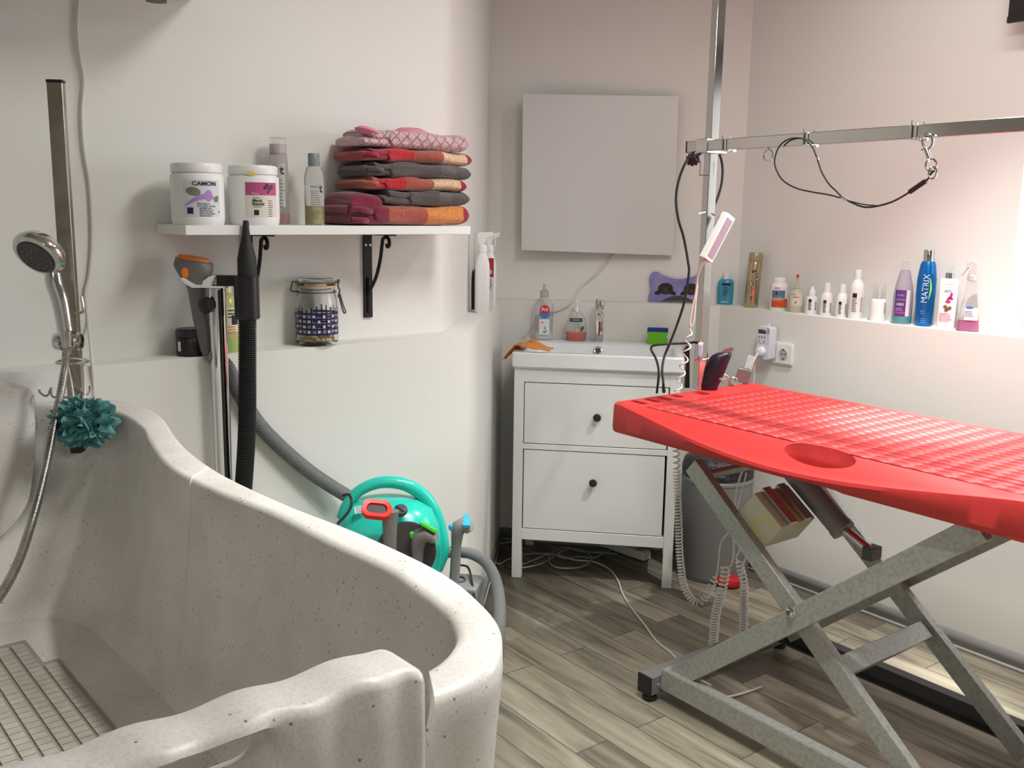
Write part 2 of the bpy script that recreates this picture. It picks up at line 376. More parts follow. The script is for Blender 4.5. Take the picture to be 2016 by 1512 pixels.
m = MB(); m.prism(poly, -.06, 0); struct(m.build('floor', wood_floor(), smooth=0))
m = MB(); m.prism(poly, ZC, ZC+.06); struct(m.build('ceiling', CEIL, smooth=0))
# end closures of the thick low walls
for a, b in ((L0, U0), (L5, U5)):
    m = MB(); m.add([V((a.x, a.y, 0)), V((b.x, b.y, 0)), V((b.x, b.y, ZL)), V((a.x, a.y, ZL))], [(0, 1, 2, 3)]); struct(m.build('trim_1', WALL, smooth=0))
def base(name, a, b, n):
    mb = MB(); h = .055
    for (t, z0, z1, mi) in ((.008, .012, h, 0), (.011, 0, .012, 1)):
        p = [(a-n*t), (b-n*t), b+n*0, a+n*0]; mb.add([V((k.x, k.y, z0)) for k in p]+[V((k.x, k.y, z1)) for k in p], [(0, 1, 2, 3), (7, 6, 5, 4), (0, 1, 5, 4), (1, 2, 6, 5), (2, 3, 7, 6), (3, 0, 4, 7)], mi=mi)
    struct(mb.build(name, [BASEB, BEAD], smooth=0))
base('baseboard_left', L0, C1+eL*.008, nL); base('baseboard_corner', C1-eF*.008, C3, nF); base('baseboard_back', C3, C4, nB); base('baseboard_right', C4, L5, nR)
# window in the right wall
wm = frameM(U4+eR*s0+nR*(WD-.03)+V((0, 0, WZ0)), eR, z=(0, 0, 1))     # local x along wall, y = outward
win = bpy.data.objects.new('window_1', None); C.objects.link(win); win.matrix_world = wm; struct(win)
ww, wh = s1-s0, WZ1-WZ0
m = MB()
for c, d in (((ww/2, 0, .03), (ww, .06, .06)), ((ww/2, 0, wh-.03), (ww, .06, .06)), ((.03, 0, wh/2), (.06, .06, wh-.12)), ((ww-.03, 0, wh/2), (.06, .06, wh-.12)),
             ((ww/2, -.01, .095), (ww-.12, .05, .07)), ((ww/2, -.01, wh-.095), (ww-.12, .05, .07)), ((.095, -.01, wh/2), (.07, .05, wh-.26)), ((ww-.095, -.01, wh/2), (.07, .05, wh-.26))): m.box(c, d)
m.build('window_frame', WPLAS, win, bev=.004)
m = MB(); m.box((ww/2, .0, wh/2), (ww-.2, .006, wh-.2)); m.build('window_pane', mat('frosted_glass', (.95, .96, .97), .5, trans=1, ior=1.1), win)
# black roller blind hanging inside the window recess
t = thing('roller_blind', 'black roller blind rolled up at the top of the window recess', 'blind', U4+eR*(s0-.06)-nR*.035+V((0, 0, 2.13)), math.atan2(eR.y, eR.x))
m = MB(); m.tube([(0, 0, 0), (ww-.05, 0, 0)], .028, 18); m.build('roll', mat('black_fabric', (.015, .013, .013), .9), t)
m = MB(); m.box((ww/2-.025, -.028, -.09), (ww-.05, .003, .18)); m.box((ww/2-.025, -.028, -.185), (ww-.05, .012, .018)); m.build('fabric', MATS['black_fabric'], t)
dl = area('window_daylight', U4+eR*((s0+s1)/2)+nR*(WD-.09)+V((0, 0, (WZ0+WZ1)/2)), ww-.22, wh-.24, 14, (.86, .92, 1)); dl.rotation_euler = (-nR).to_track_quat('-Z', 'Y').to_euler()
# white boiler on the left wall, just above the picture
hb_e = eL.dot(PL(260, 60, nL, OUL))+.17; hb = nL*OUL+eL*(hb_e-.32)
t = thing('water_heater', 'white wall heater with rounded corners above the shower rail', 'heater', V((hb.x, hb.y, 0))-nL*.0+V((0, 0, 1.832)), math.atan2(eL.y, eL.x))
m = MB(); m.prism(rrect(.64, .5, .06), 0, .35, Matrix.Translation((0, -.0, .25)) @ Matrix.Rotation(PI/2, 4, 'X')); m.build('casing', WPLAS, t, bev=.02, segs=3)
m = MB(); m.tube([(.17, -.1, -.03), (.17, -.1, .01)], .022, 16); m.build('drain_knob', DGREY, t)

# ================================================================== BATH TUB
ZR = .95
tub = thing('dog_bath_tub', 'big cream speckled dog grooming bathtub with wavy rim in the left foreground', 'bathtub', (-.45, 1.35, 0), math.atan2(eL.y, eL.x))
def ST(s, t, z): return nL*(OL-s)+eL*t+V((0, 0, z))
outer = [(175, 781), (254, 789), (316, 816), (349, 856), (385, 893), (450, 936), (576, 992), (709, 1043), (834, 1099), (903, 1138), (950, 1176), (983, 1215), (993, 1257), (979, 1307), (936, 1343), (857, 1378)]
inner = [(165, 797), (222, 809), (276, 838), (291, 867), (330, 916), (415, 962), (530, 1007), (640, 1063), (760, 1118), (818, 1158), (858, 1188), (885, 1215), (896, 1250), (882, 1278), (864, 1298), (843, 1314)]
oc = [PZ(x, y, ZR) for x, y in outer]; ic = [PZ(x, y, ZR) for x, y in inner]
def st(p): return OL-nL.dot(p), eL.dot(p)
oc = [V((max(.004, st(p)[0]), st(p)[1], 0)) for p in oc]; ic = [V((*st(p), 0)) for p in ic]
TC = .2                                               # centre line of the tub
so_, si_ = .004, .062
oc = [V((so_, TC, 0)), V((so_, .35, 0)), V((so_, .52, 0)), V((.008, .62, 0))]+oc[1:]
ic = [V((si_, TC, 0)), V((si_, .33, 0)), V((si_, .47, 0)), V((.075, .55, 0))]+ic[1:]
NS = 120
fk = [(.25, .2), (.25, .28), (.255, .36), (.27, .42), (.30, .465), (.35, .495), (.43, .508), (.58, .51), (.78, .512), (.93, .508), (1.05, .5), (1.17, .49), (1.27, .48), (1.33, .46), (1.38, .44), (1.42, .42), (1.45, .40), (1.47, .39), (1.49, .38)]
fk = [V((a, b, 0)) for a, b in fk]
def dens(pts): # Catmull-Rom keeps key pairs in step
    return sm(pts, 7)
O1, I1, F1 = dens(oc), dens(ic), dens(fk)
Fl = [V((p.x, 2*TC-p.y, 0)) for p in F1[::-1]][:-1]+F1
O = [V((p.x, 2*TC-p.y, 0)) for p in O1[::-1]][:-1]+O1; I = [V((p.x, 2*TC-p.y, 0)) for p in I1[::-1]][:-1]+I1
N = len(O); rings = []
cen = V((.85, TC, 0)); FZ = .58
fl = []
for k in range(N):
    o, i = O[k], I[k]; nx = (o-i).normalized()       # outward
    # inner wall leans in towards the floor, most at the wall end
    fz = Fl[k]; f = fz+(i-fz).normalized()*min(.05, (i-fz).length*.55)
    prof = [(o-nx*.06, .0), (o-nx*.055, .06), (o-nx*.03, .5), (o-nx*.006, ZR-.09), (o-nx*.001, ZR-.03), (o-nx*.002, ZR-.008), (o-nx*.008, ZR-.0015), (o-nx*.015, ZR),
            (i+nx*.012, ZR), (i+nx*.005, ZR-.0015), (i+nx*.0005, ZR-.008), (i-nx*.004, ZR-.05), (i.lerp(f, .45), ZR-.2), (f+nx*.008, FZ+.07), (f-nx*.003, FZ+.035), (f-nx*.02, FZ+.012), (fz, FZ)]
    rings.append([ST(p.x, p.y, z) for p, z in prof]); fl.append(fz)
m = MB(); m.loft(rings, closed_ring=False)
# end caps of the wall where the gate fits, floor of the basin, underside
m.add(rings[0], [tuple(range(17))]); m.add(rings[-1], [tuple(range(17))[::-1]])
nf = len(fl); m.add([ST(p.x, p.y, FZ) for p in fl], [tuple(range(nf))])
seam = PZ(378, 944, ZR-.004)
m.build('basin', STONE, tub, world=True, smooth=50)
# raised seam down the inner wall
ks = min(range(N//2, N), key=lambda k: (ST(I[k].x, I[k].y, ZR)-seam).length)
m = MB(); m.tube([rings[ks][j]+V((0, 0, .001)) for j in range(7, 16)], .0018, 8); m.build('seam', STONE, tub, world=True)
# moulded panel standing up at the wall end
ppx = [(-60, 757), (-20, 757), (40, 760), (62, 768), (71, 790), (71, 850), (68, 920), (58, 985), (38, 1022), (12, 1052), (-20, 1070), (-60, 1080)]
def panel_s(z): return .062+.19*max(0, (ZR-z)/(ZR-FZ))
def panel_hit(px, py):
    s_ = .1
    for _ in range(12): p = PL(px, py, nL, OL-s_); s_ = panel_s(p.z)+.022
    return V((eL.dot(p), p.z, 0))
P3 = sm([panel_hit(a, b) for a, b in ppx], 5, closed=True)
cenP = sum(P3, V((0, 0, 0)))/len(P3)
def pr_(k, off): return [ST(panel_s(q.y)+off, q.x, q.y) for q in [cenP+(p-cenP)*k for p in P3]]
m = MB(); m.loft([pr_(1.0, -.03), pr_(1.0, .012), pr_(.985, .02), pr_(.95, .023)], cap=True); m.build('back_panel', STONE, tub, world=True, smooth=60)
# gate: wavy top, fluted front, slot handle
GX = [(-.06+.0)]; gw0, gw1 = TC-(.426-TC), .426
def gate_mesh():
    mb = MB(); nx_, nz_ = 90, 26; front = []; backf = []
    def top(t): return 1.0+.002*math.sin((t-.437)*2*PI/.082+.8)-(.0 if t < gw1-.02 else .012*((t-gw1+.02)/.02)**2)
    fr = []
    for j in range(nx_+1):
        t = gw0+(gw1-gw0)*j/nx_; zt = top(t); col = []
        edge = min(1, (gw1-t)/.015)
        fl_ = .0025*math.sin((t-.437)*2*PI/.055+2.4)
        for z, s in ((.0, 1.545), (zt-.05, 1.545), (zt-.008, 1.5455), (zt-.002, 1.548), (zt, 1.552), (zt, 1.593+fl_*.8), (zt-.0025, 1.6+fl_), (zt-.009, 1.6035+fl_), (zt-.05, 1.604+fl_), (zt-.12, 1.604+fl_), (.5, 1.604+fl_), (.0, 1.6+fl_)):
            ss = 1.575+(s-1.575)*(.62+.38*math.sqrt(max(0, 1-(1-edge)**2)))
            col.append(ST(ss, t, max(z, 0)))
        fr.append(col)
    mb.loft(fr, closed_ring=True, cap=True); return mb
gate = gate_mesh().build('gate', STONE, tub, world=True, smooth=50)
# cut the slot handle
ha = PL(556, 1447, nL, OL-1.604); hb2 = PL(330, 1532, nL, OL-1.604)
t1 = eL.dot(ha); t0 = t1-.2; zc = ha.z-.018
cap = [(t1-.018+.018*math.cos(a), .018*math.sin(a)) for a in [-PI/2+PI*k/10 for k in range(11)]]+[(t0+.018+.018*math.cos(a), .018*math.sin(a)) for a in [PI/2+PI*k/10 for k in range(11)]]
cm = MB()
def capring(g, s): 
    tc_ = (t0+t1)/2; return [ST(s, tc_+(a-tc_)*(1+g/.1), zc+b*(1+g/.018)) for a, b in cap]
cm.loft([capring(.016, 1.62), capring(.009, 1.603), capring(.002, 1.594), capring(0, 1.582), capring(0, 1.565), capring(.004, 1.552), capring(.01, 1.53)], cap=True)
cut = cm.build('cutter', STONE)
bo = gate.modifiers.new('b', 'BOOLEAN'); bo.object = cut; bo.operation = 'DIFFERENCE'; bo.solver = 'EXACT'
cut.matrix_world = Matrix.Identity(4)
bpy.context.view_layer.update()
dg = bpy.context.evaluated_depsgraph_get(); nm_ = bpy.data.meshes.new_from_object(gate.evaluated_get(dg)); gate.modifiers.clear(); gate.data = nm_
nm_.polygons.foreach_set('use_smooth', [True]*len(nm_.polygons)); nm_.set_sharp_from_angle(angle=math.radians(50))
bpy.data.objects.remove(cut)
# anti-slip mat on the basin floor
mt = thing('bath_mat', 'beige anti-slip mat of small square ribs on the tub floor', 'mat', ST(.9, .2, FZ), math.atan2(eL.y, eL.x))
MATM = mat('mat_beige', (.5, .47, .4), .6, noise=(40, (.42, .38, .32), .4, .7)); MATB = mat('mat_groove', (.33, .31, .265), .7)
m = MB(); m2 = MB()
x0, x1, y0, y1 = -.28, .245, -.6, .57
m.prism([(x0, y0), (.223, y0), (.223, .41), (.197, .41), (.197, .525), (.145, .525), (.145, .565), (x0, .565)], .0, .003)
cw, ch = .026, .019
i = x0+.006
while i < x1-cw:
    j = y0+.006
    while j < y1-ch:
        if not (i+cw > x1-.03 and j+ch > y1-.16) and not (i+cw > x1-.1 and j+ch > y1-.045): m2.box((i+cw/2-.003, j+ch/2-.001, .0045), (cw-.006, ch-.0018, .003))
        j += ch
    i += cw
m.build('backing', MATB, mt); m2.build('ribs', MATM, mt)

# ------------------------------------------------------------------ shower rail and shower
rp = PY(150, 780, 1.955); rt_ = PY(101, 156, 1.955)
P0 = V((rp.x, rp.y, ZA(rp, 884))); P1 = V((rt_.x, rt_.y, rt_.z)); P0.x += (P0.z-.95)*0
t = thing('shower_rail', 'tall dull steel square bar with black end caps behind the shower head', 'rail', (P0.x, P0.y, P0.z), math.atan2(eL.y, eL.x)-.62)
m = MB(); m.box((0, 0, (P1.z-P0.z)/2), (.03, .018, P1.z-P0.z-.012)); m.build('bar', RAILM, t, bev=.002)
for z, h in ((.006-.002, .022), (P1.z-P0.z-.004, .006)): m = MB(); m.box((0, 0, z), (.032, .02, h)); m.build('end_cap', BLACK, t, bev=.002)
def rl(px, py): p = PY(px, py, 1.94); return p
m = MB(); m.tube(sm([rl(146, 616), rl(157, 616), rl(163, 613), rl(163, 600), rl(160, 584)], 6), .0028, 8); m.build('hook', STEEL, t, world=True)
rc = rl(143, 712); m = MB(); m.tube([rc+V((.03*math.cos(a), .03*math.sin(a), 0)) for a in [2*PI*k/28 for k in range(28)]], .0028, 8, closed=True); m.tube([rc+V((0, .03, 0)), rc+V((0, .03, .012))], .003, 8); m.build('ring', STEEL, t, world=True)
hc = rl(134, 672)
m = MB(); m.lathe([(.004, -.0), (.016, .001), (.019, .006), (.0195, .016), (.016, .021), (.004, .022)], 24, axisM(hc+V((-.027, 0, .0)), hc+V((.1, 0, .0)))); m.lathe([(.004, -.0), (.016, .001), (.0195, .006), (.0195, .016), (.016, .021), (.004, .022)], 24, axisM(hc+V((.005, 0, 0)), hc+V((.1, 0, 0)))); m.tube([hc+V((0, 0, -.004)), hc+V((.004, .045, -.004))], .007, 12)
m.build('holder', CHROME, t, world=True)
# hand shower
sh = thing('hand_shower', 'chrome hand shower with dark spray face clipped on the steel rail', 'shower', hc, 0)
D = 1.9
hd = PY(72, 505, D-.03); fn = V((-.22, -.74, -.6)).normalized()
top = PY(90, 500, D+.01); 
m = MB(); hM = axisM(hd-fn*.0, hd-fn*.2)
m.lathe([(.0, -.002), (.04, -.002), (.048, .0), (.051, .006), (.05, .014), (.044, .026), (.03, .036), (.012, .042), (0, .043)], 40, hM); m.build('head', CHROME, sh, world=True)
m = MB(); m.lathe([(0, -.005), (.036, -.005), (.0385, -.003), (.039, .0)], 40, hM); 
m.build('spray_face', mat('shower_face', (.06, .06, .06), .35), sh, world=True)
m = MB()
for k in range(44): a = 2*PI*k/44; m.lathe([(.0009, -.0065), (.0009, -.002)], 6, hM @ Matrix.Translation((.034*math.cos(a), .034*math.sin(a), 0)))
for rr, nn in ((.024, 12), (.015, 8), (.006, 5)):
    for k in range(nn): a = 2*PI*k/nn; m.lathe([(.0016, -.007), (.0016, -.003)], 6, hM @ Matrix.Translation((rr*math.cos(a), rr*math.sin(a), 0)))
m.build('nozzles', LGREY, sh, world=True)
path = [PY(92, 520, D-.01)-fn*.022, PY(106, 552, D), PY(118, 590, D), PY(125, 625, D), PY(129, 651, D)]
rad = [.014, .0165, .0165, .0155, .0148]
Pp = sm(path, 6); m = MB(); m.tube(Pp, lambda i: rad[min(int(i/6), 3)]+(rad[min(int(i/6)+1, 4)]-rad[min(int(i/6), 3)])*((i % 6)/6), 20); m.build('handle', CHROME, sh, world=True)
m = MB(); m.tube([PY(129, 651, D), PY(130, 668, D), PY(132, 684, D)], lambda i: (.0115, .0108, .0085)[i], 18); m.build('connector', STEEL, sh, world=True)
m = MB(); corrug(m, [PY(132, 684, D), PY(128, 720, D), PY(120, 770, D-.02), PY(108, 830, D-.05), PY(88, 930, D-.12), PY(62, 1030, D-.2), PY(30, 1120, D-.3), PY(-20, 1200, D-.4), PY(-110, 1290, D-.5), PY(-230, 1330, D-.62)], .0072, .0012, .0036, 12); m.build('hose', STEEL, sh, world=True)
# white cable down the wall
m = MB(); pts = [(160, -60), (155, 0), (152, 60), (157, 110), (165, 160), (161, 220), (165, 290), (177, 370), (181, 470), (176, 540), (168, 580), (174, 640), (180, 700), (184, 770), (184, 840)]
m.tube(sm([PL(x, y, nL, OUL-.006 if y < 700 else OL-.006) for x, y in pts], 6), .0035, 8); tag(m.build('wall_cable', CABLEW), 'white electric cable hanging down the left wall beside the steel rail', 'cable')
m = MB(); coil(m, [rl(78, 776), rl(95, 771), rl(110, 775), rl(135, 775), rl(160, 772), rl(176, 766)], .008, .0022, .021, 6, 12); tag(m.build('spiral_strap', mat('coil_grey', (.32, .3, .27), .4)), 'small grey spiral cord lying along the tub rim behind the sponge', 'cord')
# sponge
sc = PY(166, 830, 1.88)
t = thing('bath_sponge', 'teal mesh bath puff hanging on a white loop from the rail ring', 'sponge', sc)
m = MB(); rn = random.Random(4)
for k in range(85):
    ax = V((rn.gauss(0, 1), rn.gauss(0, 1), rn.gauss(0, 1))).normalized(); b1 = ax.orthogonal().normalized(); b2 = ax.cross(b1)
    c0 = ax*rn.uniform(.012, .034); R0_ = rn.uniform(.018, .03); ph = rn.uniform(0, 6); fq = rn.choice((3, 4, 5)); rs = []
    for j in range(5):
        v_ = j/4; row = []
        for i in range(26):
            a = 2*PI*i/25*.75; rr_ = R0_*(.25+.75*v_); row.append(c0+(b1*math.cos(a+ph)+b2*math.sin(a+ph))*rr_+ax*(.006+.017*v_)*(.6+math.sin(a*fq+ph)*v_*.55))
        rs.append(row)
    m.loft(rs, closed_ring=False)
for i in range(len(m.v)): m.v[i] = V((m.v[i].x*1.15, m.v[i].y*.9, m.v[i].z*.9))
m.build('puff', mat('teal_mesh', (.1, .3, .31), .85, noise=(600, (.15, .38, .39), .45, .6)), t, smooth=60)
m = MB(); m.tube(sm([sc+V((-.018, .0, .03)), PY(143, 765, 1.93), rl(134, 716), rl(138, 706), rl(160, 708), rl(165, 716), PY(167, 770, 1.93), sc+V((0, .0, .035))], 5), .0018, 6); m.build('loop', WPLAS, t, world=True)

# ================================================================== WALL SHELF AND WHAT STANDS ON IT
rotL = math.atan2(eL.y, eL.x)
OF = 2.105; SZ = 1.3255; ST_ = .022
sl_ = eL.dot(PL(365, 443, nL, OF)); sr_ = eL.dot(PL(927, 446, nL, OF))
def SH(a, o, z): return nL*o+eL*a+V((0, 0, z))
shelf = thing('wall_shelf', 'white wall shelf on two black scroll brackets holding jars and towels', 'shelf', SH(sl_, OUL, SZ-ST_), rotL)
m = MB(); m.box(((sr_-sl_)/2, -(OUL-OF)/2, ST_/2), (sr_-sl_, OUL-OF-.002, ST_)); m.build('board', WHITE, shelf, bev=.0012)
def bracket(px):
    a = eL.dot(PL(px, 520, nL, OUL))-sl_
    h = .23; m = MB(); m.box((a, -.004, -h/2), (.026, .006, h)); m.box((a, -.066, -.0025), (.026, .125, .005))
    pts = [(a, -.008, -.165), (a, -.02, -.15), (a, -.048, -.115), (a, -.068, -.07), (a, -.078, -.03), (a, -.083, -.014), (a, -.1, -.009), (a, -.112, -.016), (a, -.112, -.03), (a, -.104, -.034), (a, -.1, -.027)]
    m.tube(sm(pts, 5), .0048, 8); m.tube([(a, -.008, -.12), (a, -.008, -.215)], .005, 8)
    b = m.build('bracket', IRON, shelf)
    m = MB()
    for dx in (-.007, .007): m.lathe([(.0042, .0), (.0042, .001), (.002, .002), (0, .0015)], 12, Matrix.Translation((a+dx, -.007, -.032)) @ Matrix.Rotation(PI/2, 4, 'X'))
    s_ = m.build('screw', CHROME, shelf); s_.parent = b
bracket(487); bracket(722)

def put(name, label, cat, px, yb, z, push, group=None, rz=None):
    if z == SZ: p = PL(px, yb, nL, OF+push); p.z = SZ
    else: p = PZ(px, yb, z); d = V((p.x, p.y, 0)).normalized(); p = p+d*push
    return thing(name, label, cat, p, face_rot(p) if rz is None else rz, group), MPP(p), p
def lathe_part(name, prof, m_, par, seg=36, bev=0, sx=1, sy=1, smooth=40):
    m = MB(); m.lathe(prof, seg, sx=sx, sy=sy); return m.build(name, m_, par, smooth=smooth)

# --- two big white tubs
LAV = mat('lavender_print', (.38, .22, .55), .5); LAVG = mat('label_greyblue', (.6, .63, .66), .5); CLAY = mat('clay_green', (.1, .13, .06), .7, noise=(700, (.25, .3, .18), .4, .6))
MAG = mat('magenta_print', (.42, .07, .2), .5); DPUR = mat('dark_purple', (.1, .01, .06), .5); CREAM = mat('cream_label', (.66, .62, .53), .5)
def big_tub(px, yb, ytop, wpx, label):
    p = PL(px, yb, nL, OF+.065); s = MPP(p); r = wpx*s/2
    t, s, p = put('product_tub', label, 'tub', px, yb, SZ, .065, 'white product tubs on the shelf')
    h = ZA(p, ytop)-SZ; hl = h*.15
    lathe_part('jar_body', [(r*.93, 0), (r*.97, .004), (r, h*.12), (r, h*.78), (r*.985, h*.805), (r*.93, h*.82), (r*.9, h*.84), (r*.9, h*.86)], WPLAS, t)
    lathe_part('lid', [(r*.955, h*.845), (r*.96, h*.85), (r*.96, h*.955), (r*.93, h*.985), (r*.85, h), (0, h)], WPLAS, t)
    return t, r, h
t, r, h = big_tub(391, 436, 321, 101, 'white screw-lid tub with lilac clay shampoo label, leftmost on the shelf')
m = MB()
X0, X1 = -.031, .053
patch(m, X0, X1, h*.14, h*.72, r, .0004, 0, 20)
rows_ = [[], []]
for k in range(19):
    t_ = k/18; x_ = X0+.003+t_*(X1-X0-.004); up_ = .3+.2*math.sin(PI*min(1, .03+.86*t_)); w_ = .012+.075*math.sin(PI*min(1, t_*1.05+.03))
    rows_[0].append(wrap_pt(x_, h*up_, r, .0008)); rows_[1].append(wrap_pt(x_, h*(up_-w_), r, .0008))
m.loft(rows_, closed_ring=False, mi=1)
blob(m, ell(.024, h*.47, .009, .0125), r, .0009, 1)
blob(m, ell(-.009, h*.535, .016, .0095, rot=-.15), r, .00065, 2); blob(m, ell(.043, h*.42, .006, .008, rot=-.6), r, .0009, 2)
text_on(m, 'CAMON', .0125, .016, h*.66, r, .0019, 3, True, sx=1.15);
patch(m, X0+.008, X0+.021, h*.18, h*.28, r, .0008, 4); 
text_on(m, 'Shampoo', .0075, .012, h*.345, r, .0011, 3); text_on(m, "all'Argilla Verde", .0066, .019, h*.305, r, .0011, 3)
lines(m, .003, h*.265, .036, .0042, 5, r, .001, 3); text_on(m, 'e', .008, .05, h*.22, r, .0011, 3, True)
m.build('label', [LAVG, LAV, CLAY, INK, NAVY, MAG], t, smooth=0)
t, r, h = big_tub(501, 437, 326, 98, 'white screw-lid tub with magenta and cream label, second on the shelf')
m = MB(); X0, X1 = -.018, .06
patch(m, X0, X1, h*.14, h*.71, r, .0004, 0, 20); patch(m, X0, X1, h*.5, h*.71, r, .0007, 1, 16)
for a, b, c, d in ((.027, .62, .005, .004), (.032, .66, .006, .0045), (.038, .6, .004, .006), (.044, .64, .005, .006), (.034, .55, .003, .003)): blob(m, ell(a, h*b, c, d), r, .001, 2)
text_on(m, 'Beauty', .006, .004, h*.53, r, .0011, 0); lines(m, -.001, h*.45, .02, .004, 1, r, .001, 5)
text_on(m, 'Manti', .0095, .008, h*.41, r, .0017, 3, True); text_on(m, 'Bianchi', .0095, .01, h*.355, r, .0017, 3, True); lines(m, 0, h*.3, .024, .004, 1, r, .001, 5)
patch(m, .0, .011, h*.17, h*.255, r, .0008, 4); lines(m, .034, h*.4, .014, .005, 8, r, .001, 5)
blob(m, ell(-.004, h*.845, .012, .0035), r*.97, .0009, 6)
m.build('label', [CREAM, MAG, DPUR, INK, NAVY, GINK, mat('yellow_stain', (.75, .6, .08), .5)], t, smooth=0)
# --- tall clear bottle with pink liquid
def slim(px, yb, ytop, wpx, label, push=1.0, z=SZ, name='shampoo_bottle', cat='bottle', group='bottles on the wall shelf'):
    p = PL(px, yb, nL, OF+push); s = MPP(p); r = wpx*s/2; t, s, p = put(name, label, cat, px, yb, z, push, group); return t, r, ZA(p, ytop)-z
PINKL = mat('pink_liquid', (.62, .05, .13), .1, trans=.35, ior=1.33); YELL = mat('yellow_liquid', (.72, .66, .22), .05, trans=.7, ior=1.33)
t, r, h = slim(551, 436, 270, 40, 'tall clear bottle with pink liquid behind the second tub on the shelf', .13)
lathe_part('bottle_body', [(r*.95, 0), (r, .004), (r*.98, h*.5), (r*.9, h*.72), (r*.84, h*.8), (r*.8, h*.82)], mat('grey_clear_plastic', (.6, .58, .56), .15, trans=.75, ior=1.1), t)
lathe_part('liquid', [(r*.9, .003), (r*.92, .006), (r*.92, h*.13), (0, h*.13)], PINKL, t)
lathe_part('cap', [(r*.78, h*.8), (r*.8, h*.84), (r*.8, h*.9), (r*.72, h*.92)], mat('pale_pink_plastic', (.55, .46, .45), .3), t)
lathe_part('overcap', [(r*.8, h*.82), (r*.82, h*.9), (r*.76, h*.99), (r*.6, h), (0, h)], CLEARP, t)
m = MB(); patch(m, -.012, .016, h*.2, h*.7, r, .0004, 0, 10); lines(m, -.01, h*.5, .024, .008, 9, r, .001, 1); text_on(m, 't', .03, .008, h*.62, r, .001, 2, True); m.build('label', [mat('frost_label', (.42, .4, .38), .6), GINK, INK], t, smooth=0)
# --- PERROT bottle
t, r, h = slim(620, 436, 302, 38, 'clear shampoo bottle with grey cap and yellow liquid beside the towels', .09)
lathe_part('bottle_body', [(r*.96, 0), (r, .004), (r, h*.62), (r*.95, h*.7), (r*.75, h*.8), (r*.5, h*.83)], CLEARP, t)
lathe_part('liquid', [(r*.9, .003), (r*.94, .006), (r*.94, h*.27), (0, h*.27)], YELL, t)
lathe_part('cap', [(r*.56, h*.82), (r*.58, h*.83), (r*.58, h*.99), (r*.54, h), (0, h)], mat('blue_grey_plastic', (.2, .235, .25), .3), t)
m = MB(); text_on(m, 'PERROT', .0085, .006, h*.53, r, .0009, 0, True); text_on(m, 't', .03, .017, h*.51, r, .0009, 1, True); lines(m, -.009, h*.47, .026, .0055, 8, r, .0009, 0, seed=3); lines(m, -.009, h*.19, .026, .006, 4, r, .0009, 0, seed=5)
m.build('print', [GINK, INK], t, smooth=0)

# --- folded towels
TC_ = {'wine': (.22, .012, .045), 'red': (.55, .012, .018), 'rust': (.42, .09, .055), 'orange': (.72, .26, .06), 'cream': (.75, .52, .33), 'grey': (.085, .078, .075), 'grey2': (.13, .122, .118), 'dkred': (.35, .01, .04), 'pink': (.72, .25, .36), 'pale': (.66, .48, .5)}
def towel(name_mat, x0, x1, z0, z1, depth, split, label, mat_, bumps=0, tail=0, lift=0, tag_=None, seed=1):
    """a folded towel lying on the shelf; x in metres along the shelf, rounded right fold, open folded edges at the left"""
    rn = random.Random(seed)
    c = SH(sl_+x0, OF+.012, z0); o = thing('folded_towel', label, 'towel', c, rotL, 'towels stacked on the shelf')
    H = z1-z0; Wd = x1-x0; m = MB(); NX, NP = 56, 40; rs = []
    def lobe(xa, xb, za, zb, sagL, d, endround=.5, yoff=0):
        rs = []
        for i in range(NX+1):
            f = .5-.5*math.cos(PI*i/NX); x = xa+(xb-xa)*f
            # rounded tips along x
            e = min(f, 1-f)*(xb-xa); hh = (zb-za)/2; k = 1 if e > hh*.7 else max(.06, 1-(1-e/(hh*.7))**3)**(1/2.6)
            cz = (za+zb)/2+sagL(f); row = []
            wz = hh*k
            for j in range(NP):
                a = 2*PI*j/NP; ca, sa = math.cos(a), math.sin(a); ex = .35
                y = abs(ca)**.45*(1 if ca > 0 else -1)*d/2; z = abs(sa)**.7*(1 if sa > 0 else -1)*wz
                z += .0022*math.sin(x*47+y*31+seed)*(1 if sa > 0 else .3); y += .003*math.sin(x*33+seed*2)+.002*math.sin(z*190+x*20)
                row.append((x, d/2+y+yoff, max(cz+z, .0)))
            rs.append(row)
        m.loft(rs, cap=True)
    if split:
        t_ = H*.5; zmid = H*.5; lift_ = lift
        xs = .06+.02*rn.random()
        lobe(xs, Wd, 0, H, lambda f: .0018*math.sin(f*7+seed), depth)
        lobe(.0, xs+.1, .0, H*.52, lambda f: .003*(1-f)+.0015*math.sin(f*9+seed), depth*.96, yoff=.006)
        if seed == 1: lobe(0, .085, H*.5, H*1.5, lambda f: .002*math.sin(f*6), depth*.9, yoff=.003)
        lobe(tail*.5, xs+.1, H*.46, H*.98, lambda f: -.004*(f < .5)*math.sin(f*6.3)+.001, depth*.96, yoff=.004)
    else: lobe(0, Wd, 0, H, lambda f: 0, depth)
    if tag_: m.tube(sm([(Wd-.002, .03, H*.5), (Wd+.004, .02, H*.3), (Wd+.005, .018, H*.12)], 4), .0016, 6)
    # rolled inner layers showing at the left end
    if bumps:
        for k in range(bumps):
            zz = H*(.25+.5*k/max(1, bumps-1)) if bumps > 1 else H*.5
            m.tube([(-.001+.012*rn.random(), .012+.01*k, zz), (-.004+.01*rn.random(), depth*.55, zz*1.02), (.003, depth*.95, zz)], H*.2, 14)
            xx = .03+.01*k; m.tube(sm([(-.002, .004, zz), (xx*.5, -.005, zz*.98), (xx, -.003, zz*.9), (xx*1.3, .003, zz*.85)], 4), lambda i: H*.14, 12)
    m.build('cloth', mat_, o, smooth=80); return o
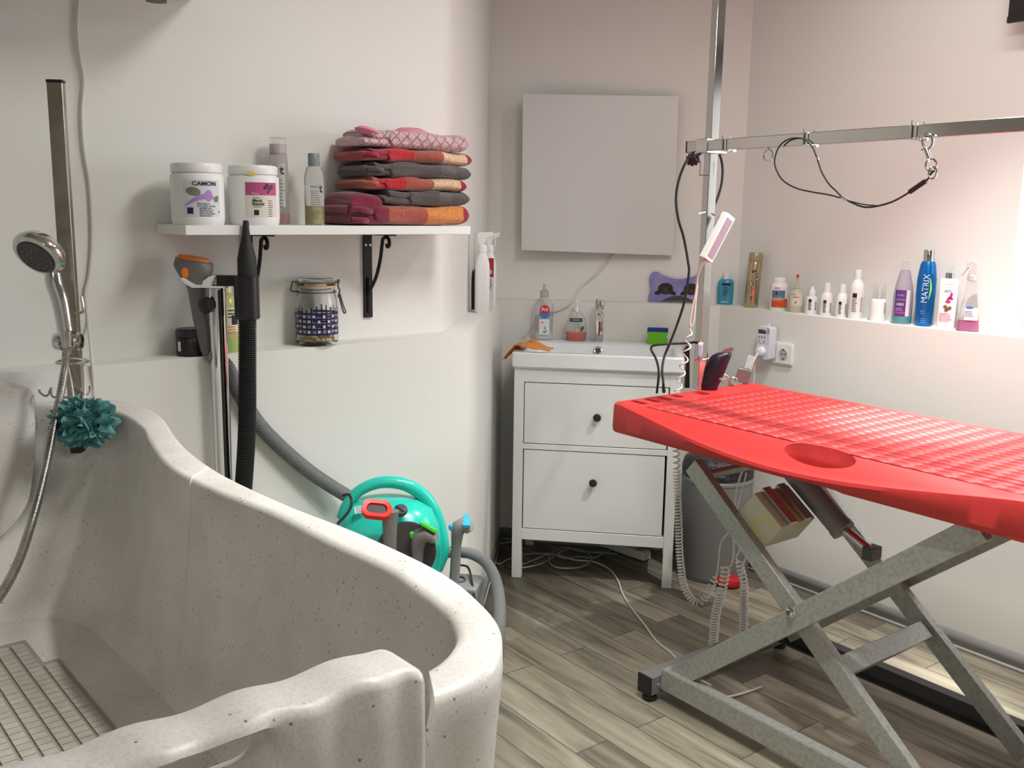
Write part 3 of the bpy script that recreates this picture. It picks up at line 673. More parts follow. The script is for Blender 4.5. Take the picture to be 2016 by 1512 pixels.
a0 = eL.dot(PL(664, 440, nL, OF))-sl_; mp = MPP(PL(800, 440, nL, OF))*1.012
def zpx(y): p = PL(800, y, nL, OF+.01); return p.z
def xpx(x, y=400): return eL.dot(PL(x, y, nL, OF+.005))-sl_
T = [  # px left, px right, y bottom, y top, ...
 (664, 929, 445, 403), (728, 928, 404, 374), (688, 921, 375, 348), (697, 930, 349, 319), (688, 933, 320, 292), (690, 925, 293, 256)]
zs = [SZ+.0005]+[zpx(v[2]) for v in T[1:]]; zt_ = [zpx(v[3]) for v in T]
def X(px, i): return xpx(px)-xpx(T[i][0])-.05
m1 = stripes('towel_orange_bands', [(-1, TC_['rust']), (-.05, TC_['rust']), (X(692, 0), TC_['wine']), (X(767, 0), TC_['rust']), (X(845, 0), TC_['orange']), (X(917, 0), TC_['dkred'])])
m2 = stripes('towel_grey_low', [(-1, TC_['grey']), (-.05, TC_['grey']), (X(868, 1), TC_['grey2']), (X(890, 1), TC_['grey'])])
m3 = stripes('towel_cream_low', [(-1, TC_['rust']), (-.05, TC_['rust']), (X(748, 2), TC_['red']), (X(803, 2), TC_['rust']), (X(858, 2), TC_['cream']), (X(910, 2), TC_['dkred'])])
m4 = stripes('towel_grey_high', [(-1, TC_['grey']), (-.05, TC_['grey']), (X(872, 3), TC_['grey2']), (X(897, 3), TC_['grey'])])
m5 = stripes('towel_cream_high', [(-1, TC_['rust']), (-.05, TC_['rust']), (X(718, 4), TC_['dkred']), (X(770, 4), TC_['red']), (X(818, 4), TC_['rust']), (X(875, 4), TC_['cream']), (X(922, 4), TC_['dkred'])])
def pinkmat():
    m = stripes('towel_pink', [(-1, TC_['pink']), (-.05, TC_['pink']), (X(712, 5), TC_['pale']), (X(715, 5), TC_['pale'])]); nt = m.node_tree; b = nt.nodes['Principled BSDF']
    tc = nt.nodes.new('ShaderNodeTexCoord'); mp_ = nt.nodes.new('ShaderNodeMapping'); mp_.inputs['Rotation'].default_value = (0, math.radians(45), 0); mp_.inputs['Scale'].default_value = (46, 46, 46)
    ck = nt.nodes.new('ShaderNodeTexBrick'); ck.offset = 0; ck.inputs['Mortar Size'].default_value = .09; ck.inputs['Brick Width'].default_value = 1; ck.inputs['Row Height'].default_value = 1; ck.inputs['Scale'].default_value = 1
    ck.inputs['Color1'].default_value = (1, 1, 1, 1); ck.inputs['Color2'].default_value = (1, .96, .97, 1); ck.inputs['Mortar'].default_value = (.6, .33, .4, 1)
    sw = nt.nodes.new('ShaderNodeSeparateXYZ'); cb = nt.nodes.new('ShaderNodeCombineXYZ')
    nt.links.new(tc.outputs['Object'], mp_.inputs[0]); nt.links.new(mp_.outputs[0], sw.inputs[0]); nt.links.new(sw.outputs[0], cb.inputs[0]); nt.links.new(sw.outputs[2], cb.inputs[1]); nt.links.new(cb.outputs[0], ck.inputs[0])
    old = b.inputs['Base Color'].links[0].from_socket
    x = nt.nodes.new('ShaderNodeMix'); x.data_type = 'RGBA'; x.blend_type = 'MULTIPLY'; x.inputs[0].default_value = .9
    nt.links.new(old, x.inputs[6]); nt.links.new(ck.outputs[0], x.inputs[7]); nt.links.new(x.outputs[2], b.inputs['Base Color']); return m
m6 = pinkmat()
LB = ['thick folded towel with wine, rust and orange bands at the bottom of the stack', 'thin dark grey folded towel lying directly on the thick orange-banded towel', 'red and cream banded folded towel between the two grey towels', 'dark grey folded towel with a small hanging loop, upper of the two grey ones', 'red, rust and cream banded folded towel directly under the pink towel', 'pale pink patterned towel on top of the towel stack']
for i, (mm, bp, tg, dp) in enumerate(((m1, 2, 0, .165), (m2, 0, 0, .15), (m3, 1, 0, .15), (m4, 1, 1, .155), (m5, 1, 0, .155), (m6, 0, 0, .15))):
    x0 = xpx(T[i][0])+.05; x1 = xpx(T[i][1])
    o = towel('t%d' % i, x0, x1, zs[i], zt_[i], dp, True, LB[i], mm, bp, tail=(.0, .03, .05, .04, .045, .045)[i], tag_=tg, seed=i+1)
    if i == 5:
        H = zt_[i]-zs[i]; Wd = x1-x0; m = MB(); m.lathe([(0, .0), (.055, .0), (.05, .012), (.03, .02), (0, .023)], 30, Matrix.Translation((Wd*.6, .09, H-.006)), sx=1.0, sy=.8); c = m.build('pink_corner', mat('pink_terry', TC_['pink'], .95, bump=(420, .5, .004)), o)
        m = MB(); m.lathe([(0, -.01), (.02, -.008), (.03, 0), (.02, .008), (0, .01)], 24, Matrix.Translation((.024, .03, H*.82)) @ Matrix.Rotation(.25, 4, 'Y'), sx=1.15, sy=1); m.build('pink_fold', MATS['pink_terry'], o)

# ================================================================== LEFT LEDGE
# glass swing-top jar
t, s, p = put('storage_jar', 'swing-top glass jar with blue checked print and treats inside, on the left ledge', 'jar', 624, 682, ZL, .0, None)
pw = PL(624, 640, nL, OUL-.052); t.location = V((pw.x, pw.y, ZL)); p = V((pw.x, pw.y, ZL)); t['_M'] = [v for row in (Matrix.Translation(p) @ Matrix.Rotation(face_rot(p), 4, 'Z')) for v in row]
t.matrix_world = Matrix.Translation(p) @ Matrix.Rotation(face_rot(p), 4, 'Z')
h = ZA(p, 546)-ZL; r = 41*MPP(p)
lathe_part('glass_body', [(r*.75, 0), (r*.9, .003), (r, h*.07), (r, h*.62), (r*.97, h*.7), (r*.88, h*.77), (r*.86, h*.8), (r*.9, h*.82), (r*.9, h*.85), (r*.84, h*.85), (r*.8, h*.8), (r*.9, h*.7), (r*.94, h*.62), (r*.94, h*.08), (r*.8, h*.03), (0, h*.03)], GLASS, t, 48)
lathe_part('glass_lid', [(r*.9, h*.885), (r*.91, h*.895), (r*.9, h*.93), (r*.82, h*.95), (r*.82, h*.99), (r*.78, h), (0, h*.995), (0, h*.97), (r*.7, h*.96), (r*.75, h*.89)], GLASS, t, 48)
lathe_part('rubber_seal', [(r*.8, h*.85), (r*.92, h*.853), (r*.93, h*.87), (r*.92, h*.886), (r*.8, h*.888)], mat('seal_rubber', (.5, .36, .17), .5), t, 40)
m = MB()
for zz, rr in ((.93, 1.0), (.79, .93)): m.tube([(r*rr*math.cos(a), r*rr*math.sin(a), h*zz) for a in [2*PI*k/40 for k in range(40)]], .0018, 6, closed=True)
m.tube(sm([(-r*.93, 0, h*.79), (-r*1.16, 0, h*.8), (-r*1.14, 0, h*.88), (-r*1.08, 0, h*.94), (-r*.97, 0, h*.93)], 4), .0018, 6)
m.tube(sm([(r*.97, 0, h*.95), (r*1.08, 0, h*.96), (r*1.02, 0, h*.88), (r*1.1, 0, h*.8), (r*1.02, 0, h*.72), (r*1.12, 0, h*.72)], 4), .0022, 6)
m.tube(sm([(r*1.1, 0, h*.76), (r*1.28, 0, h*.56), (r*1.36, 0, h*.5), (r*1.33, 0, h*.47), (r*1.24, 0, h*.5), (r*1.05, 0, h*.74)], 4), .002, 6)
m.build('wire_clasp', DKGALV, t)
m = MB(); nC = 26; 
for k in range(5): zz = h*(.17+.075*k+.0); m.loft([[wrap_pt(x_, z_, r, .0004) for x_ in [2*PI*r*q/60 for q in range(61)]] for z_ in (zz, zz+h*.03)], closed_ring=False)
for k in range(nC):
    x_ = 2*PI*r*k/nC; patch(m, x_-.0018, x_+.0018, h*.17, h*(.565+.02*math.sin(k*2.3)), r, .0005, 0, 2)
    for q in range(4):
        if (k+q) % 2 == 0: patch(m, x_+.0025, x_+.0085, h*(.205+.075*q), h*(.24+.075*q), r, .0005, 1, 2)
m.build('check_print', [mat('navy_check', (.012, .01, .07), .4), mat('pale_check', (.6, .62, .75), .5)], t, smooth=0)
m = MB(); rn = random.Random(2); bits = []
for k in range(60):
    a = rn.uniform(0, 2*PI); q = r*.8*math.sqrt(rn.random()); L_ = rn.uniform(.014, .02)
    M_ = Matrix.Translation((q*math.cos(a), q*math.sin(a), h*.075+rn.random()*h*.13)) @ Matrix.Rotation(rn.uniform(0, 6), 4, 'Z') @ Matrix.Rotation(rn.uniform(-.6, .6), 4, 'X')
    m.lathe([(0, -L_/2), (.005, -L_*.42), (.0064, 0), (.005, L_*.42), (0, L_/2)], 8, M_ @ Matrix.Rotation(PI/2, 4, 'Y'), mi=rn.choice((0, 0, 1, 2)))
tr = m.build('treats', [mat('treat_green', (.62, .64, .34), .7), mat('treat_beige', (.75, .6, .4), .7), mat('treat_pink', (.68, .32, .24), .7)], t); tr['kind'] = 'stuff'
# dark jar
dp = PL(376, 690, nL, OUL-.05); t = thing('dark_jar', 'small black lidded jar on the left ledge behind the grey spray tool', 'jar', V((dp.x, dp.y, ZL)), face_rot(dp)); h = ZA(dp, 646)-ZL; r = 27.5*MPP(dp)
lathe_part('jar_body', [(r*.93, 0), (r, .004), (r, h*.66), (r*.97, h*.68)], BLACK, t); lathe_part('lid', [(r*.99, h*.69), (r*1.02, h*.7), (r*1.02, h*.93), (r*.9, h), (0, h)], mat('black_lid', (.02, .02, .022), .3), t)
m = MB(); patch(m, -.033, -.024, h*.2, h*.55, r, .0008, 0, 3); m.build('label', LWHITE, t, smooth=0)
# yellow-green bottle behind the pole
yp = PL(450, 690, nL, OUL-.042); t = thing('cleaner_bottle', 'pale yellow-green bottle on the left ledge between the chrome pole and black hose', 'bottle', V((yp.x, yp.y, ZL)), face_rot(yp)); h = ZA(yp, 560)-ZL; r = 25*MPP(yp)
lathe_part('bottle_body', [(r*.9, 0), (r, .006), (r*.97, h*.3), (r*.96, h*.7), (r*.7, h*.82), (r*.34, h*.88), (r*.34, h*.9)], mat('yellow_plastic', (.62, .6, .25), .25, trans=.3), t)
lathe_part('liquid', [(r*.93, .004), (r*1.005, .01), (r*.99, h*.18), (0, h*.18)], mat('green_liquid', (.33, .5, .14), .2), t)
lathe_part('cap', [(r*.4, h*.88), (r*.4, h*.98), (r*.34, h), (0, h)], mat('cap_yellow', (.66, .64, .42), .4), t)
m = MB(); patch(m, -.02, .028, h*.3, h*.68, r, .0006, 0, 12); lines(m, .002, h*.62, .02, .008, 3, r, .001, 1); patch(m, .01, .026, h*.42, h*.56, r, .001, 2); lines(m, .0, h*.38, .024, .006, 3, r, .001, 3); m.build('label', [mat('pale_yellow_label', (.66, .66, .45), .5), INK, NAVY, ORANGE], t, smooth=0)
# spray bottles in the corner
def corner_bottle(px, yb, ytop, wpx, label, red, push=.02, dark=False):
    t, s, p = put('spray_bottle', label, 'bottle', px, yb, ZL, push, 'spray bottles on the corner ledge' if not dark else None)
    h = ZA(p, ytop)-ZL; w_ = wpx*s
    m = MB(); rs = []
    for z, k, kd in ((0, .92, .9), (.004, 1, 1), (h*.45, 1, 1), (h*.6, .96, .96), (h*.68, .75, .75), (h*.73, .5, .5), (h*.75, .45, .46)): rs.append([(x_*k, y_*kd, z) for x_, y_ in rrect(w_, .06, min(w_, .06)*.28)])
    m.loft(rs, cap=True)
    m.build('bottle_body', BLACK if dark else WPLAS, t, smooth=50)
    if not dark:
        m = MB(); m.lathe([(w_*.3, h*.745), (w_*.32, h*.75), (w_*.3, h*.83), (w_*.26, h*.84)], 20); m.build('collar', WPLAS, t)
        m = MB(); m.prism([(-.014, h*.835), (.006, h*.835), (.0135, h*.92), (.034, h*.95), (.036, h*1.0), (-.012, h*.99), (-.02, h*.96)], -.009, .009, Matrix.Rotation(PI/2, 4, 'X')); m.box((.02, 0, h*.88), (.004, .008, h*.12), Matrix.Rotation(.0, 4, 'Y')); m.build('trigger_head', WPLAS, t, bev=.003)
    if red:
        m = MB(); y_ = -.03; a, b = red
        patch(m, a, b, h*.42, h*.67, None, .0006, 0, 3, y=y_); patch(m, a, b, h*.1, h*.42, None, .0006, 1, 3, y=y_); text_on(m, 'e', .03, (a+b)/2, h*.5, None, .0012, 1, True, y=y_); lines(m, a+.002, h*.38, (b-a)*.8, .007, 6, None, .0012, 2, y=y_)
        m.build('label', [mat('brick_red_label', (.42, .03, .025), .5), LWHITE, INK], t, smooth=0)
    return t
t1_ = corner_bottle(963, 608, 458, 26, 'white trigger spray bottle with red label, rear one on the corner ledge', (-.008, .0185), .03)
t1_.rotation_euler.z += -.1
t2_ = corner_bottle(949, 617, 456, 29, 'white trigger spray bottle with plain side, front one on the corner ledge', None, .035)
m = MB(); patch(m, .0195, .0201, .02, .1, None, 0, 0); 
dbt = corner_bottle(936, 611, 503, 14, 'thin dark bottle squeezed behind the white spray bottles on the corner ledge', None, .055, True)

# ================================================================== DRYER STAND, HOSES, VACUUM
YD = 2.25
pb = PY(441, 940, YD); pb.z = 0
t = thing('dryer_stand', 'chrome pole stand with black clamp holding the black nozzle upright', 'stand', pb)
ptop = PY(425, 566, YD); zt2 = ptop.z; rP = .0205
m = MB(); m.tube([(0, 0, .02), (0, 0, zt2)], rP, 32); m.build('pole', CHROME, t)
m = MB(); m.box((.0115, -.019, (zt2+.05)/2), (.005, .004, zt2-.06)); m.build('slot', BLACK, t)
m = MB(); m.lathe([(rP*.8, zt2-.001), (rP*1.18, zt2), (rP*1.2, zt2+.005), (rP*.8, zt2+.007), (0, zt2+.007)], 28); m.build('pole_cap', BLACK, t)
m = MB(); m.lathe([(.0125, zt2+.007), (.0125, zt2+.013), (.01, zt2+.0135), (.01, zt2+.02), (.009, zt2+.026), (.005, zt2+.0305), (0, zt2+.0315)], 18); m.build('dome_nut', CHROME, t)
m = MB(); m.lathe([(.0, 0), (.012, .002), (.018, .006)]+[(.0185, .02), (.014, .024), (0, .025)], 18, Matrix.Translation((-.012, -.018, zt2-.035)) @ Matrix.Rotation(PI/2+.3, 4, 'X') @ Matrix.Rotation(-.3, 4, 'Y'))
m.build('knob', BLACK, t)
# curved white cradle plate
def yd(px, py, dy=0): return PY(px, py, YD+dy)
m = MB(); zpl = zt2+.0085
cc = [(355, 549), (366, 560), (378, 566), (395, 567), (452, 567)]; top_ = [(447, 560), (440, 545), (425, 541), (410, 548), (402, 560), (398, 566)]

for poly_, d0, d1 in (([(355, 549), (366, 560), (378, 566.5), (443, 567.5), (443, 564), (380, 562), (369, 556), (358, 547)], -.028, .02), ([(396, 566), (400, 553), (411, 545), (425, 541), (420, 549), (415, 557), (416, 566)], -.03, -.027)):
    A_ = [yd(x, y, d0) for x, y in poly_]; n8 = len(A_); m.add(A_+[p+V((0, d1-d0, 0)) for p in A_], [tuple(range(n8)), tuple(range(2*n8-1, n8-1, -1))]+[(i, (i+1) % n8, n8+(i+1) % n8, n8+i) for i in range(n8)])
m.build('cradle_plate', WPLAS, t, world=True)
# clamp
ccx = yd(486, 590, -.02)-pb; zt3 = yd(486, 543, -.02).z; zb3 = yd(486, 628, -.02).z
m = MB(); m.box(((ccx.x+.012)/2, ccx.y*.5, (zt3+zt3-.024)/2+.0), (ccx.x-.0, .02, .024)); m.lathe([(.026, zb3), (.0285, zb3+.003), (.0285, zt3-.004), (.03, zt3-.003), (.03, zt3), (.02, zt3)], 28, Matrix.Translation((ccx.x, ccx.y, 0)), cap=False); m.build('clamp', BLACK, t)
m = MB(); m.prism(rrect(.3, .26, .05), .0, .02, Matrix.Rotation(rotL, 4, 'Z') @ Matrix.Translation((0, -.1, 0))); m.build('base_plate', DKGALV, t, bev=.003)
# black hose with nozzle
hp = yd(486, 590, -.02)
t = thing('dryer_hose', 'black ribbed hose with tapered nozzle rising in front of the white wall', 'hose', hp)
m = MB()
def at(px, py): return yd(px, py, -.02)
prof = [(484, 434, 4.6), (484, 436, 5.6), (484, 452, 6.6), (484.5, 470, 9), (485, 490, 14), (486, 510, 18.4), (487, 540, 18.8), (487, 548, 18.8)]
mpp = MPP(hp); rs = []
for x_, y_, w_ in prof:
    c = at(x_, y_); rs.append([c+V((w_*mpp*math.cos(a), w_*mpp*math.sin(a)*(1 if w_ > 14 else .9), 0)) for a in [2*PI*k/24 for k in range(24)]])
m.loft(rs, cap=True); m.build('nozzle', RUBBER, t, world=True)
m = MB(); m.tube([at(487, 548), at(487, 634)], .0195, 24); corrug(m, [at(487, 632), at(487, 720), at(487, 800), at(485, 870), at(480, 950), PY(474, 1030, YD-.02), PY(470, 1110, YD), PY(470, 1110, YD)+V((.01, -.01, -.25)), V((PY(470, 1110, YD).x+.09, YD-.03, .03))], .0192, .0019, .005, 22); m.build('hose', RUBBER, t, world=True, smooth=30)
# grey spray tool with orange top, cradled beside the pole
def tool(name, label, pts, rads, accent, head, M0, group='grey upholstery tools with coloured trim'):
    pass
gs = PY(384, 520, 2.27)
t = thing('upholstery_nozzle', 'grey plastic cleaning nozzle with orange top and button leaning by the chrome pole', 'nozzle', gs)
def g(px, py, d=2.27): return PY(px, py, d)
m = MB(); mg = MPP(gs)
sec = [(381, 511, 33, .03), (381, 520, 37, .034), (384, 533, 34, .034), (386, 546, 28, .031), (388, 556, 21, .027), (389, 572, 17, .022), (392, 600, 16, .019), (397, 630, 15.5, .018), (402, 660, 14, .017), (407, 690, 11, .016), (411, 700, 10, .015)]
rs = []
for x_, y_, w_, d_ in sec:
    c = g(x_, y_); rs.append([c+V((w_*mg*(abs(math.cos(a))**.7)*(1 if math.cos(a) > 0 else -1), d_*(abs(math.sin(a))**.7)*(1 if math.sin(a) > 0 else -1), (.006 if y_ < 515 else 0)*-math.cos(a))) for a in [2*PI*k/28 for k in range(28)]])
m.loft(rs, cap=True); m.build('handle', GREYP, t, world=True, smooth=60)
m = MB(); rs = []
for y_, k in ((512, 1.0), (508, .98), (505.5, .9)):
    c = g(382, y_); rs.append([c+V((32*mg*k*math.cos(a), .03*k*math.sin(a), -.006*math.cos(a))) for a in [2*PI*q/28 for q in range(28)]])
m.loft(rs, cap=True); m.build('top_trim', ORANGE, t, world=True)
m = MB(); m.lathe([(0, -.004), (.008, -.003), (.01, 0), (.01, .006)], 20, frameM(g(364, 537, 2.235), (1, .15, 0), z=(-.15, 1, 0)), sx=.85, sy=1.3); m.build('button', ORANGE, t, world=True)
# grey suction hose from this tool down to the vacuum
m = MB(); corrug(m, [PL(411, 696, nL, OL+.03-.055), PL(424, 706, nL, OL-.03), PL(446, 722, nL, OL-.024), PL(463, 757, nL, OL-.022), PL(500, 822, nL, OL-.022), PL(540, 868, nL, OL-.024), PL(600, 921, nL, OL-.03), PL(650, 956, nL, OL-.04), PL(700, 986, nL, OL-.06)], .0168, .0019, .0068, 18)
tag(m.build('suction_hose', LGREY), 'long grey corrugated hose slanting down from the chrome pole to the teal vacuum', 'hose')
# --- teal canister cleaner behind the tub
YV = 2.33
vc = PY(765, 1040, YV+.0); vc0 = V((vc.x, vc.y, 0))
t = thing('carpet_cleaner', 'teal carpet cleaning machine with carrying handle and black knob behind the tub', 'cleaner', vc0)
def vp(px, py, dy=0): return PY(px, py, YV+dy)
mv = MPP(vc)
# body as an upright rounded shell: width and depth per height
m = MB(); rs = []
ztop = vp(760, 975).z
for z, w_, d_ in ((.04, .115, .1), (.05, .125, .11), (.3, .13, .115), (ztop-.2, .132, .115), (ztop-.13, .134, .11), (ztop-.07, .128, .1), (ztop-.03, .108, .08), (ztop-.01, .075, .055), (ztop-.002, .035, .03)):
    rs.append([(w_*(abs(math.cos(a))**.85)*(1 if math.cos(a) > 0 else -1), d_*(abs(math.sin(a))**.85)*(1 if math.sin(a) > 0 else -1)-.006, z) for a in [2*PI*k/48 for k in range(48)]])
m.loft(rs, cap=True); m.build('body', TEAL, t, smooth=70)
m = MB(); hpts = [(672, 1020, -.02), (683, 994, -.02), (705, 968, -.015), (735, 953, -.01), (765, 949, -.005), (800, 955, .0), (832, 975, .01), (853, 1005, .015), (866, 1045, .015), (870, 1085, .01), (858, 1120, 0)]
m.tube(sm([vp(*p) for p in hpts], 6), lambda i: .0125+.006*min(1, i/50), 16); m.build('carrying_handle', TEAL, t, world=True)
m = MB(); kp = vp(790, 1000, -.085); KM = axisM(kp-V((0, .01, .006)), kp+V((0, -.6, .8)))
m.lathe([(.0165, 0), (.0165, .008), (.014, .012), (0, .013)], 24, KM); m.box((0, 0, .013), (.006, .026, .006), KM); m.build('power_knob', DGREY, t, world=True, bev=.0015)
m = MB(); pm = vp(800, 1085, -.118); m.lathe([(0, 0), (.07, 0), (.072, .004), (.068, .012), (.05, .015), (0, .016)], 40, frameM(pm, (1, .12, 0), z=(.12, -1, .18)), sy=1.0); m.build('front_panel', mat('smoked_plastic', (.035, .03, .03), .2), t, world=True)
tz_ = vp(790, 1128, -.14); m = MB(); m.box((tz_.x-vc0.x, tz_.y-vc0.y, tz_.z/2), (.15, .06, tz_.z)); m.build('tool_tray', LGREY, t, bev=.008)
m = MB(); m.lathe([(.1, .0), (.12, .02), (.12, .045), (.1, .05)], 32); m.build('wheel_base', DGREY, t)
m = MB(); m.tube(sm([vp(676, 975, -.05), vp(687, 974, -.07), vp(692, 985, -.09), vp(690, 1000, -.1), vp(680, 1015, -.11), vp(664, 1032, -.12)], 5), .0036, 8); m.build('mains_cable', RUBBER, t, world=True)
m = MB(); LM = frameM(vp(708, 1003, -.082), (1, .1, .2), z=(.1, -.75, .65)); m.add([(-.012, -.009, .0), (.012, -.009, 0), (.012, .009, 0), (-.012, .009, 0)], [(0, 1, 2, 3)], LM)
for k in range(4): m.box((0, -.006+.004*k, .0006), (.018, .0012, .0003), LM, 1)
m.build('rating_label', [LWHITE, GINK], t, world=True, smooth=0)
# coloured nozzles standing beside it
def nozzle_head(t, c, w, d, h, lean, accent, btn, fwd=-1):
    pass
def up_tool(label, base_px, top_px, dy, accent, kind):
    b = vp(*base_px, dy); tp = vp(*top_px, dy); t = thing('upholstery_nozzle', label, 'nozzle', b, 0, 'coloured upholstery nozzles by the teal machine')
    Z = (tp-b).normalized(); X_ = V((1, .1, 0)); M_ = frameM(b, X_, z=Z); L = (tp-b).length
    return t, M_, L
# red: open oval mouth seen from above
t, M_, L = up_tool('grey upholstery nozzle with red oval mouth in front of the teal machine', (768, 1090), (742, 1000), -.15, REDP, 'r')
m = MB(); m.loft([[M_ @ V((.0165*k*math.cos(a), .014*k*math.sin(a), z)) for a in [2*PI*q/24 for q in range(24)]] for z, k in ((-.06, .8), (L*.35, 1.0), (L*.7, 1.1), (L*.9, 1.35))], cap=True); m.build('neck', GREYP, t, world=True, smooth=60)
m = MB(); tp = vp(742, 1001, -.16); HM = frameM(tp, (1, .1, -.12), z=(0.05, -.62, .78))
o_ = rrect(.07, .048, .019, 6); i_ = rrect(.046, .026, .0125, 6)
rs = [[(x, y, z) for x, y in rg] for rg, z in ((o_, -.012), (o_, 0), ([(a*.97, b*.97) for a, b in o_], .003), ([(a*1.06, b*1.06) for a, b in i_], .002), (i_, -.002), ([(a*.9, b*.9) for a, b in i_], -.02))]
m.loft(rs, M=HM); m.build('mouth_trim', REDP, t, world=True)
m = MB(); m.loft([[(x*.93, y*.93, -.003) for x, y in i_], [(x*.7, y*.7, -.03) for x, y in i_]], cap=True, M=HM); m.build('mouth', mat('dark_mouth', (.03, .02, .02), .4), t, world=True)
# green and blue: bent heads with a flat coloured top plate
def bent(label, acc, sec, dy, plate, button, bn=(-.5, -1, .2)):
    b = vp(sec[0][0], sec[0][1], dy); t = thing('upholstery_nozzle', label, 'nozzle', b, 0, 'coloured upholstery nozzles by the teal machine')
    m = MB(); C_ = [vp(x, y, dy) for x, y, *_ in sec]; rs = []
    for i, (x, y, w_, d_) in enumerate(sec):
        T = (C_[min(i+1, len(C_)-1)]-C_[max(i-1, 0)]).normalized(); Yv = V((0, 1, 0)); Yv = (Yv-T*Yv.dot(T)).normalized(); Xv = Yv.cross(T)
        rs.append([C_[i]+Xv*w_*(abs(math.cos(a))**.75)*(1 if math.cos(a) > 0 else -1)+Yv*d_*(abs(math.sin(a))**.75)*(1 if math.sin(a) > 0 else -1) for a in [2*PI*q/24 for q in range(24)]])
    m.loft(rs, cap=True); m.build('handle', GREYP if acc != BLUE else LGREY, t, world=True, smooth=60)
    m = MB(); P_ = [vp(x, y, dy+e) for x, y, e in plate]; nn = ((P_[1]-P_[0]).cross(P_[2]-P_[0])).normalized(); nn = nn if nn.z > 0 else -nn
    m.add([p+nn*.0105 for p in P_]+[p+nn*.002 for p in P_], [(0, 1, 2, 3), (7, 6, 5, 4), (0, 1, 5, 4), (1, 2, 6, 5), (2, 3, 7, 6), (3, 0, 4, 7)]); m.build('top_plate', acc, t, world=True, bev=.0015)
    m = MB(); m.lathe([(0, -.004), (.0065, -.003), (.008, 0), (.008, .006)], 18, frameM(vp(button[0], button[1], dy-.012), (1, .3, .3), z=(-.55, .8, 0)), sx=.8, sy=1.15); m.build('button', acc, t, world=True)
    return t
bent('grey upholstery nozzle with green top plate tilted over the tub rim', GREEN, [(815, 1150, .012, .012), (822, 1105, .013, .013), (822, 1075, .016, .017), (826, 1056, .021, .024), (838, 1050, .019, .026), (853, 1056, .013, .027), (855, 1062, .011, .026)], -.13,
     [(824, 1034, -.026), (857, 1053, -.026), (857, 1049, .03), (828, 1032, .03)], (812, 1055))
bent('light grey upholstery nozzle with blue top plate, upright in its grey holder', BLUE, [(893, 1150, .0125, .0125), (896, 1120, .0125, .0125), (898, 1075, .0125, .013), (900, 1052, .015, .02), (903, 1038, .018, .026), (911, 1032, .016, .026), (921, 1036, .014, .025), (924, 1043, .012, .024)], -.05,
     [(911, 1041, -.028), (926, 1041, -.028), (924, 1020, .024), (912, 1018, .024)], (889, 1040))
# holder box and second hose
b = vp(905, 1160, -.02); t = thing('tool_holder', 'grey plastic tool holder box with a round socket beside the teal machine', 'holder', V((b.x, b.y, 0)), -.2)
zb = vp(905, 1142, -.02).z
m = MB(); m.box((.012, 0, zb/2), (.085, .1, zb)); m.build('box', LGREY, t, bev=.006)
m = MB(); m.tube([(-.004+.018*math.cos(a), .018*math.sin(a)-.0, zb+.0015) for a in [2*PI*k/28 for k in range(28)]], .0028, 8, closed=True); m.build('socket_ring', DGREY, t)
m = MB(); m.tube(sm([vp(905, 1112, .03), vp(922, 1118, .02), vp(930, 1150, -.05), vp(938, 1200, -.12)], 6), .003, 8); m.build('cord', RUBBER, t, world=True)
m = MB(); corrug(m, [vp(868, 1100, .02), vp(880, 1088, .04), vp(905, 1087, .05), vp(930, 1091, .03), vp(955, 1106, 0), vp(972, 1132, -.05), vp(981, 1165, -.12), vp(984, 1205, -.22), vp(982, 1250, -.32), PY(975, 1330, 1.9), PY(960, 1440, 1.75)], .013, .0016, .0052, 16)
tag(m.build('drain_hose', LGREY), 'grey corrugated hose curving from the teal machine down behind the tub rim', 'hose')

# ================================================================== SINK CABINET
YW = .1505; HV = .8665
ez = V((math.cos(-YW), math.sin(-YW), 0)); nz = V((-ez.y, ez.x, 0)); SV = V((-.004, 3.4715, 0))
dist_b = (OB-nB.dot(SV)); DS = dist_b-.004
t = thing('sink_cabinet', 'white two-drawer sink cabinet with black knobs on four square legs', 'cabinet', SV+ez*.01+nz*.012, math.atan2(ez.y, ez.x))
Wc, Dc, Hc = .60, DS-.02, HV-.058
# px of features -> local heights
base0 = SV+ez*.31
def zc_(y): return ZA(base0+nz*.012, y)
m = MB(); lg = .036
m.box((Wc/2, Dc/2+.018, (.19+Hc-.05)/2), (Wc-2*lg+.004, Dc-.045, Hc-.19-.05)); m.build('carcass', WHITE, t)
for x in (lg/2, Wc-lg/2):
    for y in (.02, Dc-.02): m = MB(); m.box((x, y, Hc/2), (lg, .036, Hc)); m.build('leg', WHITE, t, bev=.0015)
zl1 = zc_(1048.5); zl2 = zc_(1067); z_dt = zc_(887); z_db = zc_(882)
def zz(y): return zc_(y)
m = MB(); zr0, zr1 = zz(1071), zz(1049.5); m.box((Wc/2, .016, (zr0+zr1)/2), (Wc-2*lg, .026, zr1-zr0)); m.build('bottom_rail', WHITE, t, bev=.001)
zm0, zm1 = zz(891), zz(880.5); m = MB(); m.box((Wc/2, .016, (zm0+zm1)/2), (Wc-2*lg, .026, zm1-zm0)); m.build('middle_rail', WHITE, t, bev=.001)
zt0 = zz(757.5); m = MB(); m.box((Wc/2, .016, (zt0+Hc)/2), (Wc-2*lg, .026, Hc-zt0)); m.build('top_rail', WHITE, t, bev=.001)
m = MB(); m.box((Wc/2, .06, .5), (Wc-2*lg, .004, .6)); 
